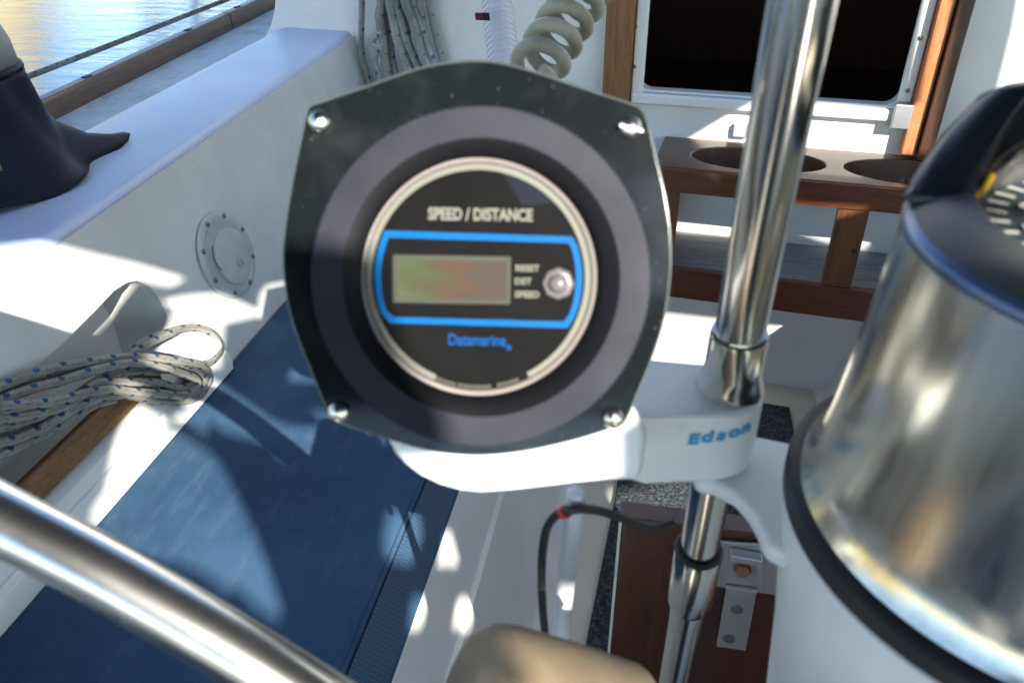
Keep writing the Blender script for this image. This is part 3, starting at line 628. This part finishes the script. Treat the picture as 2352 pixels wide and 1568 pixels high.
def strip(name, a, b, w, mat, par, h=.00095):
    d = (Vector((b[0]-a[0], b[1]-a[1], 0))).normalized()*w/2; q = [(a[0]-d.y, a[1]+d.x), (a[0]+d.y, a[1]-d.x), (b[0]+d.y, b[1]-d.x), (b[0]-d.y, b[1]+d.x)]
    return [DC+GU*((x-1099)*GPX)-GV*((y-639)*GPX)+GN*h for x, y in q]
def frame_poly():
    w = 15
    o = [(884, 534)]+[(1316, 541)]
    def side_pts(sgn, y0, y1, off): return [(1099+sgn*(math.sqrt(max(1, 238**2-(y-640)**2))-off), y) for y in np.linspace(y0, y1, 13)]
    outer_ = [(884, 534), (1312, 541)]+side_pts(1, 560, 725, 0)+[(1306, 750), (896, 745)]+side_pts(-1, 722, 556, 0)
    inner_ = [(893, 550), (1303, 556)]+side_pts(1, 570, 718, 15)+[(1297, 735), (905, 731)]+side_pts(-1, 715, 566, 15)
    return outer_, inner_
fo, fi = frame_poly()
n_ = len(fo); vs = [DC+GU*((x-1099)*GPX)-GV*((y-639)*GPX)+GN*.00098 for x, y in fo+fi]
mesh('blue_frame', vs, [[i, (i+1) % n_, n_+(i+1) % n_, n_+i] for i in range(n_)], M['blueprint'], dial, 0)
def gtext(name, txt, x, y, hpx, mat, weight=0, sx=1, shear=0, w=None, space=1):
    size = hpx*GPX/.70; o = font_mesh(name, txt, size, mat, dial, DC+GU*((x-1099)*GPX)-GV*((y-639)*GPX)+GN*.0009, GU, GV, GN, .00012, weight, shear, sx=sx, space=space)
    if w:
        xs = [v.co.dot(GU) for v in o.data.vertices]; k = w*GPX/(max(xs)-min(xs)); c = .5*(max(xs)+min(xs)); c0 = (DC+GU*((x-1099)*GPX)).dot(GU)
        for v in o.data.vertices: v.co += GU*((v.co.dot(GU)-c)*k+c0-v.co.dot(GU))
    return o
gtext('lettering', 'SPEED / DISTANCE', 1102, 496, 26, M['print'], .00022, w=238)
gtext('lettering', 'RESET', 1211, 615, 14, M['print'], .0001, w=54); gtext('lettering', 'DST', 1202, 645, 14, M['print'], .0001, w=38); gtext('lettering', 'SPEED', 1211, 675, 14, M['print'], .0001, w=56)
gtext('maker_lettering', 'Datamarine', 1098, 782, 26, M['bluelogo'], .0001, w=132)
sector('maker_mark', 2, 6, 0, 360, .00098, M['bluelogo'], dial).data.transform(Matrix.Translation(GU*((1171-1099)*GPX)-GV*((797-639)*GPX)))
for a0, a1 in ((-113, -102), (-100, -83), (-79, -67)):           # small print along the foot of the dial, too small to read
    a = a0
    while a < a1:
        sector('small_print', 247, 255, a, a+.55, .00096, M['print'], dial); a += 1.5
# LCD window
lw = [(903, 588), (1173, 588), (1173, 698), (903, 698)]
prism('lcd_frame', [DC+GU*((x-1099)*GPX)-GV*((y-639)*GPX)+GN*.0007 for x, y in lw], GN*.0006, M['lcdframe'], dial, .0003)
lq = [(914, 599), (1164, 599), (1164, 688), (914, 688)]
mesh('lcd_screen', [DC+GU*((x-1099)*GPX)-GV*((y-639)*GPX)+GN*.00145 for x, y in lq], [[0, 1, 2, 3]], M['lcd'], dial, 0, [(0, 1), (1, 1), (1, 0), (0, 0)])
bc = DC+GU*((1282-1099)*GPX)-GV*((648-639)*GPX)
lathe('button', [(38*GPX, .0009), (37*GPX, .0022), (34*GPX, .0026), (24*GPX, .0028), (22*GPX, .0046), (16*GPX, .0056), (0, .0058)], M['button'], bc, GN, gauge, 8, GU, 60)
lens = lathe('lens', [(266*GPX, .0026), (0, .0026)], M['lens'], DC, GN, gauge, 64, GU, 0)
for x, y in ((739, 294), (1436, 296), (777, 955), (1416, 958)):
    s_ = lathe('screw', [(27*GPX, .0001), (26*GPX, .0012), (21*GPX, .0026), (13*GPX, .0034), (0, .0038)], M['screw'], gp(x, y), GN, gauge, 24, GU, 80)
    if x > 1400 and y < 400: mesh('screw_slot', [gp(x-26, y-4, .0041), gp(x-26, y+2, .0041), gp(x+26, y+14, .0041), gp(x+26, y+8, .0041)], [[0, 1, 2, 3]], M['screwdark'], s_, 0)

# ------------------------------------------------------------------ compass on the pedestal
KX, KY = .1665, .2635
KO = (KX, KY, 0)
ped = empty('pedestal', (KX, KY, SOLEZ), 'white steering pedestal with a swept bracket under the compass', 'pedestal')
lathe('column', [(.105, SOLEZ+.001), (.105, SOLEZ+.012), (.085, SOLEZ+.03), (.074, -1.0), (.072, -.60), (.077, -.50), (.083, -.40), (.090, -.32), (.0955, -.275), (.098, -.252), (.099, -.238), (.094, -.2355)], M['paint'], KO, (0, 0, 1), ped, 72)
zA = -.2575
arm_px = [(1600, 1098), (1640, 1105), (1690, 1130), (1725, 1168), (1745, 1205), (1762, 1250)]
pa = [on(x, y, ((0, 0, zA), (0, 0, 1))) for x, y in arm_px]
armp = pa+[P3(KX-.02, KY-.06, zA), P3(KX+.02, KY+.05, zA), P3(GX+.014, GY+.02, zA), P3(GX-.016, GY+.016, zA)]
prism('bracket', [p-ZV*.011 for p in armp], (0, 0, .0105), M['paint'], ped, .004, 4)
cmp_ = empty('compass', (KX, KY, -.232), 'brushed steel binnacle compass with a black hood', 'compass')
lathe('gasket', [(.098, -.2358), (.1005, -.2345), (.1005, -.2275), (.0985, -.2255), (.0950, -.2250)], M['rubber'], KO, (0, 0, 1), cmp_, 96)
lathe('housing', [(.0958, -.2262), (.0940, -.2235), (.0912, -.2190), (.0892, -.2130), (.0877, -.204), (.0864, -.192), (.0848, -.175), (.0806, -.118), (.0802, -.1145)], M['brushed'], KO, (0, 0, 1), cmp_, 128, caps=False)
lathe('rim', [(.0803, -.1143), (.0810, -.1137), (.0810, -.1118), (.0800, -.1100), (.0775, -.1088)], M['blueedge'], KO, (0, 0, 1), cmp_, 128, caps=False)
lathe('bezel_ring', [(.0774, -.1087), (.0700, -.1050), (.0600, -.1022), (.0585, -.1030), (.0580, -.1080)], M['ring'], KO, (0, 0, 1), cmp_, 96, caps=False)
card = lathe('card', [(.0578, -.1085), (.0570, -.1075), (0, -.1070)], M['card'], KO, (0, 0, 1), cmp_, 64)
def cpt(r, a, z): return P3(KX+r*math.cos(a), KY+r*math.sin(a), z)
for i in range(36):
    a = math.radians(i*10+4); w = .0011; ca = Vector((-math.sin(a), math.cos(a), 0))
    mesh('tick', [cpt(.0555, a, -.1068)-ca*w, cpt(.0555, a, -.1068)+ca*w, cpt(.0490, a, -.1068)+ca*w, cpt(.0490, a, -.1068)-ca*w], [[0, 1, 2, 3]], M['num'], card, 0)
for i, s_ in enumerate(('N', '3', '6', 'E', '12', '15', 'S', '21', '24', 'W', '30', '33')):
    a = math.radians(-30*i+184); rd = Vector((math.cos(a), math.sin(a), 0)); tg_ = Vector((-rd.y, rd.x, 0))
    font_mesh('numeral', s_, .017, M['num'], card, cpt(.040, a, -.1066), tg_, -rd, ZV, .0002, .0007)
tube('lubber_line', [on(2232, 474, ((0, 0, -.1045), (0, 0, 1))), on(2276, 405, ((0, 0, -.1015), (0, 0, 1)))], .0016, M['lubber'], cmp_, 8, 2)
lathe('dome_glass', [(.0595, -.1020), (.057, -.092), (.048, -.080), (.034, -.071), (.018, -.0665), (0, -.0655)], M['lens'], KO, (0, 0, 1), cmp_, 64, None, 179)
A0, A1 = math.radians(-25), math.radians(163)
def hmod(r, h, a):
    e = min(a-A0, A1-a)/math.radians(32); e = max(.02, min(1, e)); return (r, -.109+(h)*e)
lathe('hood', [(.0790, 0), (.0786, .013), (.0776, .023), (.0745, .029), (.069, .0325), (.060, .0340)], M['hood'], KO, (0, 0, 1), cmp_, 72, (1, 0, 0), 50, A0, A1, hmod, .006)

# ------------------------------------------------------------------ helm tube in front, tan grip
rl = tube('steel_tube', [dep(-1500, 470, .34), dep(-900, 748, .31), dep(-420, 985, .30), dep(-200, 1090, .30), dep(0, 1191, .30), dep(170, 1277, .30), dep(336, 1367, .30), dep(524, 1478, .30), dep(700, 1590, .30), dep(880, 1712, .30), dep(1050, 1840, .30)], .0128, M['steelrail'], None, 40, 8)
tag(rl, 'thick polished steel tube slanting across the lower left corner', 'rail')
stubA, stubB = dep(1066, 1632, .30), dep(1440, 1724, .325)
ga = (stubB-stubA); gl = ga.length
gr_ = empty('tan_stub', stubA, 'unidentified rounded tan grip at the bottom edge below the hose', 'stub')
lathe('sleeve', [(0, 0), (.026, .0), (.031, .002), (.0345, .007), (.0355, .014), (.0355, gl*.6), (.0345, gl-.006), (.031, gl-.001), (0, gl)], M['leather'], stubA, ga, gr_, 64, None, 50)  # unidentified tan shape, built as a rounded cylinder
tube('rod', [stubA+ga*.5, stubA+ga*1.0, stubA+ga*2.6], .028, M['steelrail'], gr_, 32, 3)

# ------------------------------------------------------------------ hose, cable
hz = [dep(1321, 1150, .365), dep(1314, 1215, .385), dep(1300, 1330, .415), dep(1284, 1490, .450), dep(1276, 1600, .48), dep(1270, 1900, .60)]
ho = empty('white_hose', hz[0], 'white plastic cable hose hanging below the gauge arm', 'hose')
tube('hose', hz, .0050, M['pvc'], ho, 20, 8)
tube('hose_end', [dep(1322, 1128, .36), dep(1320, 1168, .366)], .0040, M['pvc'], ho, 20, 2)
cbl = empty('black_cable', dep(1310, 1175, .36), 'thin black electrical cable looping under the gauge arm', 'cable')
tube('cable', [dep(x, y, z) for x, y, z in ((1254, 1640, .45), (1252, 1472, .43), (1247, 1400, .42), (1244, 1320, .405), (1247, 1260, .395), (1256, 1213, .382), (1276, 1184, .368), (1305, 1172, .356), (1335, 1168, .358), (1375, 1172, .37), (1420, 1186, .38), (1452, 1198, .39), (1500, 1212, .40), (1545, 1200, .405))], .0022, M['rubber'], cbl, 12, 8)
tube('red_tape', [dep(1294, 1177, .3605), dep(1301, 1174, .3575)], .0031, M['redtape'], cbl, 12, 2)

# ------------------------------------------------------------------ mahogany leaf behind the guard, with its latch
MBY = .50
MB = ((0, MBY, 0), (0, 1, 0))
mt_, = [on(1600, 1209, MB)]; ml = on(1413, 1380, MB)
leaf = empty('table_leaf', (ml.x, MBY, mt_.z), 'folded mahogany board with a pale edge behind the guard tube', 'board')
zb = mt_.z-.62
prism('board', [P3(ml.x, MBY, zb), P3(ml.x+.42, MBY, zb), P3(ml.x+.42, MBY, mt_.z), P3(ml.x, MBY, mt_.z)], (0, .018, 0), M['mahog'], leaf, .002)
prism('edge_trim', [P3(ml.x-.003, MBY-.0005, zb), P3(ml.x-.0003, MBY-.0005, zb), P3(ml.x-.0003, MBY-.0005, mt_.z), P3(ml.x-.003, MBY-.0005, mt_.z)], (0, .019, 0), M['cream'], leaf, .0005)
prism('edge_trim', [P3(ml.x-.003, MBY-.0005, mt_.z+.0003), P3(ml.x+.42, MBY-.0005, mt_.z+.0003), P3(ml.x+.42, MBY-.0005, mt_.z+.0016), P3(ml.x-.003, MBY-.0005, mt_.z+.0016)], (0, .019, 0), M['mahog'], leaf, .0005)
lt = empty('latch', on(1690, 1300, MB), 'pale metal hinge plate screwed to the mahogany board', 'latch')
MBF = ((0, MBY-.001, 0), (0, 1, 0))
prism('plate', [on(x, y, MBF) for x, y in ((1625, 1338), (1790, 1362), (1790, 1246), (1640, 1236))], (0, -.003, 0), M['latch'], lt, .0008)
MBF2 = ((0, MBY-.0045, 0), (0, 1, 0))
prism('strap', [on(x, y, MBF2) for x, y in ((1645, 1476), (1712, 1486), (1738, 1350), (1668, 1340))], (0, -.004, 0), M['latch'], lt, .001)
MBF3 = ((0, MBY-.009, 0), (0, 1, 0))
prism('catch', [on(x, y, MBF2) for x, y in ((1672, 1270), (1752, 1284), (1750, 1268), (1678, 1255))], (0, -.010, 0), M['latch'], lt, .0015)
prism('catch', [on(x, y, MBF2) for x, y in ((1738, 1340), (1750, 1342), (1752, 1286), (1740, 1284))], (0, -.008, 0), M['latch'], lt, .001)
for q in ((1692, 1390), (1674, 1457)): lathe('screw', [(.006, 0), (.0055, .001), (.002, .0016), (0, .0010)], M['screwdark'], on(*q, MBF2)+Vector((0, -.004, 0)), (0, -1, 0), lt, 16)
lathe('bolt', [(.008, 0), (.007, .004), (0, .005)], M['rust'], on(1705, 1306, MBF2), (0, -1, 0), lt, 6)

# ------------------------------------------------------------------ rope coil spilling from the cubby
def z4(x, y): return (x/2.977, y/2.977+520.6)
rc_ = empty('rope_coil', on(380, 860, CO), 'coil of white rope with blue flecks spilling from the coaming cubby', 'rope')
def rstrand(pts, off, r=.0058, dz=0, name='strand'):
    P = []
    for i, q in enumerate(pts):
        o_ = off[i] if hasattr(off, '__len__') else off
        P.append(on(*z4(*q), CO, o_))
    return tube(name, P, r, M['rope'], rc_, 12, 7, jitter=.03)
rstrand([(-500, 1420), (-250, 1330), (0, 1190), (215, 1108), (400, 1060), (540, 1015), (690, 972), (900, 932), (1080, 955), (1230, 1000), (1330, 1035), (1350, 1085), (1270, 1128), (1160, 1145), (1060, 1120)], [.02, .02, .02, .024, .03, .036, .042, .046, .048, .048, .044, .040, .036, .034, .034])
rstrand([(-500, 1270), (-250, 1230), (0, 1095), (130, 1040), (240, 1000), (410, 957), (575, 930), (740, 906), (910, 890), (1080, 900), (1240, 925), (1370, 950), (1430, 1020), (1400, 1100), (1290, 1160), (1150, 1172)], [.01, .01, .014, .016, .02, .024, .03, .034, .038, .042, .042, .038, .032, .030, .03, .03])
rstrand([(-500, 1300), (-200, 1245), (0, 1228), (120, 1218), (310, 1205), (470, 1168), (620, 1131), (760, 1112), (900, 1128), (1080, 1140), (1250, 1150), (1360, 1110), (1400, 1040), (1340, 975), (1240, 935)], [.034, .034, .036, .038, .04, .044, .046, .046, .046, .046, .042, .036, .03, .03, .03])
rstrand([(-500, 1440), (-200, 1370), (0, 1318), (90, 1305), (270, 1272), (440, 1228), (560, 1150), (640, 1070), (770, 1062), (950, 1062), (1090, 1070), (1200, 1100), (1280, 1090), (1300, 1030), (1230, 990), (1130, 975), (1000, 965)], [.028, .028, .028, .03, .032, .034, .036, .038, .04, .040, .04, .04, .036, .032, .030, .03, .03])
rstrand([(-500, 1520), (-200, 1430), (0, 1385), (150, 1335), (300, 1290), (480, 1180), (620, 1085), (790, 1005), (950, 985), (1080, 1000)], [.01, .01, .012, .014, .016, .02, .024, .028, .03, .03], .0056)
rstrand([(-500, 1640), (-200, 1530), (0, 1480), (140, 1440), (300, 1370), (430, 1290), (560, 1215), (700, 1160), (850, 1150), (1000, 1170), (1150, 1188), (1275, 1190), (1370, 1150), (1408, 1070), (1380, 985)], [.022, .022, .022, .022, .024, .028, .034, .036, .038, .038, .034, .030, .026, .024, .024])
rstrand([(-500, 1590), (-200, 1500), (0, 1420), (130, 1370), (260, 1330), (400, 1260), (540, 1170), (680, 1040), (800, 985), (900, 960)], [.0, .0, .002, .004, .008, .012, .018, .022, .026, .026], .0056)
rstrand([(-500, 1720), (-200, 1630), (0, 1560), (140, 1500), (260, 1440), (400, 1370), (520, 1290), (640, 1220), (780, 1180)], [.012, .012, .012, .012, .012, .012, .014, .02, .024], .0056)
rstrand([(-400, 1190), (-150, 1150), (0, 1130), (200, 1060), (430, 1000), (650, 955), (790, 930), (880, 870), (960, 800), (1040, 760), (1130, 730), (1230, 700), (1330, 690), (1430, 718), (1495, 790), (1500, 860), (1440, 925), (1360, 945), (1280, 930)], [.004, .004, .004, .006, .010, .014, .018, .020, .022, .020, .020, .020, .020, .020, .020, .022, .026, .032, .034])
rstrand([(860, 905), (930, 850), (1010, 800), (1100, 760), (1180, 725)], [.026, .03, .03, .028, .026], .0054)

# ------------------------------------------------------------------ ropes hanging on the cabin face
def z2(x, y): return (x/2.977+784, y/2.977)
HK = (tuple(bp(0, 0, .05)), tuple(BN))
hk = empty('rope_hank', on(905, 60, HK), 'hank of thick off-white ropes hung against the white cabin wall', 'rope')
def hstr(pts, off, r, mat, name='strand'): return tube(name, [on(*z2(*q), HK, off[i] if hasattr(off, '__len__') else off) for i, q in enumerate(pts)], r, mat, hk, 12, 7, jitter=.03)
hstr([(262, -900), (265, -300), (275, 0), (262, 120), (285, 270), (300, 420), (322, 560), (340, 800), (350, 1100)], .01, .0108, M['ropehank'])
hstr([(330, -900), (325, -300), (328, 0), (352, 120), (380, 270), (425, 400), (468, 520), (500, 700), (520, 1100)], .02, .0100, M['ropehank'])
hstr([(370, -900), (365, -300), (372, 0), (410, 140), (440, 260), (490, 380), (540, 500), (580, 700), (600, 1100)], .012, .0098, M['ropegrey'])
hstr([(420, -900), (425, -300), (432, 0), (480, 130), (525, 280), (560, 400), (600, 480), (640, 700), (650, 1100)], .02, .0100, M['ropehank'])
hstr([(480, -900), (470, -300), (478, 0), (500, 90), (545, 210), (585, 330), (625, 440), (660, 650), (680, 1100)], .0, .0100, M['ropegrey'])
hstr([(300, -900), (300, -300), (305, 0), (312, 150), (330, 300), (345, 420), (370, 540), (390, 800), (400, 1100)], -.012, .0100, M['ropegrey'])
hstr([(395, -900), (398, -300), (400, 0), (440, 200), (470, 380), (500, 520), (530, 800), (540, 1100)], -.012, .0100, M['ropegrey'])
hstr([(540, -600), (525, -200), (520, 0), (545, 100), (560, 200)], -.012, .009, M['ropegrey'])
hstr([(280, 240), (240, 245), (212, 275), (220, 310), (255, 325), (262, 345), (235, 375), (225, 420), (250, 500), (275, 620)], .018, .0078, M['ropegrey'], 'loose_end')
tl = tube('hanging_line', [on(*z2(x, y), HK, -.02) for x, y in ((142, -900), (140, -200), (140, 0), (138, 150), (135, 300), (150, 430), (185, 540), (215, 650), (240, 900))], .0072, M['ropegrey'], None, 10, 7)
tag(tl, 'single thin grey line left of the rope hank on the cabin wall', 'line')
tl2 = tube('hanging_line', [on(*z2(x, y), HK, -.02) for x, y in ((590, -900), (592, -200), (598, 0), (612, 90), (640, 220), (675, 350), (710, 480), (730, 650))], .0078, M['ropehank'], None, 10, 7)
tag(tl2, 'single blue flecked line right of the rope hank near the ribbed tube', 'line')

# ------------------------------------------------------------------ ribbed white tube and coiled cable hanging in front of the cabin
rt_ = empty('ribbed_tube', dep(1100, 40, .95), 'white ribbed plastic tube with a small dark red slot hanging near the ropes', 'tube')
ra, rb_ = dep(1104, -330, 1.02), dep(1170, 260, .93)
rad = (rb_-ra); rl_ = rad.length; rad.normalize()
hs = rl_*(330+58)/590
lathe('smooth_sleeve', [(.0195, -.1), (.0195, hs-.052), (.0185, hs-.050)], M['pvc'], ra, rad, rt_, 32)
prof = []
h = hs-.050
while h < rl_+.2:
    prof += [(.0170, h), (.0196, h+.0012), (.0196, h+.0042), (.0170, h+.0056)]; h += .0076
lathe('ribs', prof, M['pvc'], ra, rad, rt_, 28, None, 25)
sl = dep(1108, 38, .915); fwd_ = -sl.normalized(); uu = (rad.cross(fwd_)).normalized()
prism('slot', [sl-uu*.0085+rad*-.004, sl+uu*.0085+rad*-.006, sl+uu*.0085+rad*.004, sl-uu*.0085+rad*.007], fwd_*.003, M['rubber'], rt_, .0008)
prism('slot_insert', [sl-uu*.000+rad*-.004+fwd_*.0032, sl+uu*.0075+rad*-.005+fwd_*.0032, sl+uu*.0075+rad*.003+fwd_*.0032, sl-uu*.000+rad*.004+fwd_*.0032], fwd_*.001, MT('dark_red', (.16, .008, .03), .4).m, rt_, .0003)
ca_, cb_ = dep(1216, 185, .52), dep(1470, -225, .60)
cd = cb_-ca_; cL = cd.length; cd.normalize(); c1 = cd.orthogonal().normalized(); c2 = cd.cross(c1)
TURN = 10.2
hel = []
for k in range(int(TURN*16)+1):
    a = 2*math.pi*k/16; s_ = k/(TURN*16); hel.append(ca_+cd*(s_*cL)+(c1*math.cos(a)+c2*math.sin(a))*.0152)
co_ = tube('coiled_cable', hel, .0050, M['coil'], None, 10, 2); tag(co_, 'beige spiral coiled cable hanging above the gauge', 'cable')

# ------------------------------------------------------------------ unseen canopy added to shade the cockpit, openings shaped for the lit patches
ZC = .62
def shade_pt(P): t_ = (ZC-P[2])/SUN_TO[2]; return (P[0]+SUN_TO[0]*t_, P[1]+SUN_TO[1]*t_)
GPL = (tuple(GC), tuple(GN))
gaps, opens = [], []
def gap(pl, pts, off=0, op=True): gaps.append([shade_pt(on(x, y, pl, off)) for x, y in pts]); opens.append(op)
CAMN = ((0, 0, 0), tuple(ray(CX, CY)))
gap(GPL, [(640, 572), (740, 570), (800, 582), (850, 590), (880, 600), (905, 740), (960, 880), (1000, 925), (1022, 970), (1030, 1060), (1000, 1075), (640, 1075), (560, 800)], .006, False)  # canopy kept solid here to shade the gauge's lower left
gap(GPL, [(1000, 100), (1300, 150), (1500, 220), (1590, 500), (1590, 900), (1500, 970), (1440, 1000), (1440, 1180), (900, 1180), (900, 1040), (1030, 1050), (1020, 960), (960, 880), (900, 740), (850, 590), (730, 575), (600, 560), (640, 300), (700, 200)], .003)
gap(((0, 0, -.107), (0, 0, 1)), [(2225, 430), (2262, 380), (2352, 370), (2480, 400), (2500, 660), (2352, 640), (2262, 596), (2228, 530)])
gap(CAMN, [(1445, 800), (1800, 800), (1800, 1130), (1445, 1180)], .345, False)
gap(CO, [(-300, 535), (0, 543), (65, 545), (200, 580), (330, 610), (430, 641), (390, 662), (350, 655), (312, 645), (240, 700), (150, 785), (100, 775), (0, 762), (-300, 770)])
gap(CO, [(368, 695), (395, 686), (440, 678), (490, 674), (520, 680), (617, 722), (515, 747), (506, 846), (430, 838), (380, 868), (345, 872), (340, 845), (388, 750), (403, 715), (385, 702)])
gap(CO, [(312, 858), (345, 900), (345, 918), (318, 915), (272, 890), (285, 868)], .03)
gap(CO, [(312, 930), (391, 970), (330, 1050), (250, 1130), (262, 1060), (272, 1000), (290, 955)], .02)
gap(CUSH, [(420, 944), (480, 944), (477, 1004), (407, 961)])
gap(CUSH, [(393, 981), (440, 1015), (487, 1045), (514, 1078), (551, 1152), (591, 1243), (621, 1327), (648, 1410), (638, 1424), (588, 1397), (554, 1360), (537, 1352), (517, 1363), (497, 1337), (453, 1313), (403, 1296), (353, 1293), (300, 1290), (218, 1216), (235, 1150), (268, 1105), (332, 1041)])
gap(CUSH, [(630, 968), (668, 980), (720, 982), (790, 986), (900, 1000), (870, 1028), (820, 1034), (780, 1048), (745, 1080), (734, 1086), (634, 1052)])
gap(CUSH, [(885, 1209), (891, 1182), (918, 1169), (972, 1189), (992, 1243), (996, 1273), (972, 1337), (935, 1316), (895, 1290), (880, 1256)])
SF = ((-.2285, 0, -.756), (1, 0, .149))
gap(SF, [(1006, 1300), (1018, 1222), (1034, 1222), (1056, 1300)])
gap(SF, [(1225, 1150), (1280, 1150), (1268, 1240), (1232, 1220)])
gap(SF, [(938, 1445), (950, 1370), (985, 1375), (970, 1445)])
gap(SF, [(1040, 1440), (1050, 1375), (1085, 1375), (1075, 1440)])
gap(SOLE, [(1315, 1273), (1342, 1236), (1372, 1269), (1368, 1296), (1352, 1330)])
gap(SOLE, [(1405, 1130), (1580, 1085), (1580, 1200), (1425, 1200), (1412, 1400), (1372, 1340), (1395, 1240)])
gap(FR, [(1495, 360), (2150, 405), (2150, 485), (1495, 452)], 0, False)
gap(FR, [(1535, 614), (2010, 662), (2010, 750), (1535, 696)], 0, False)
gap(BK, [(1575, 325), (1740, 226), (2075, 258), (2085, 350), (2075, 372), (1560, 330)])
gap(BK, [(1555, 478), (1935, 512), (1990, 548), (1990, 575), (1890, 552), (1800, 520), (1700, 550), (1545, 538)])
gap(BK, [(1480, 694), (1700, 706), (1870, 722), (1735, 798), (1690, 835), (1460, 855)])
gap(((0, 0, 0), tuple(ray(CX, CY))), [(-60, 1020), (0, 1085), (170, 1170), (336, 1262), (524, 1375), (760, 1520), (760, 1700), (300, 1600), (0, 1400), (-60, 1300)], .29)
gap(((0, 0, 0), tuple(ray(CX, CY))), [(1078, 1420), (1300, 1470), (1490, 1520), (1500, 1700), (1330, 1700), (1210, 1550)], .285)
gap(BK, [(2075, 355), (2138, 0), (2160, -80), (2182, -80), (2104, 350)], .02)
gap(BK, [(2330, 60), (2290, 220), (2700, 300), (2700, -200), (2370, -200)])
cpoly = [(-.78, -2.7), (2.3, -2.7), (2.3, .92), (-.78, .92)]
shade_top = holed('shade_canopy', (0, 0, ZC), (1, 0, 0), (0, 1, 0), cpoly, gaps, .003, opens=opens, mat= MT('shade_canopy_cloth', (.045, .05, .065), .9, spec=.1).m)
tag(shade_top, 'unseen canvas canopy with openings shaped to light patches of the cockpit', 'canopy')
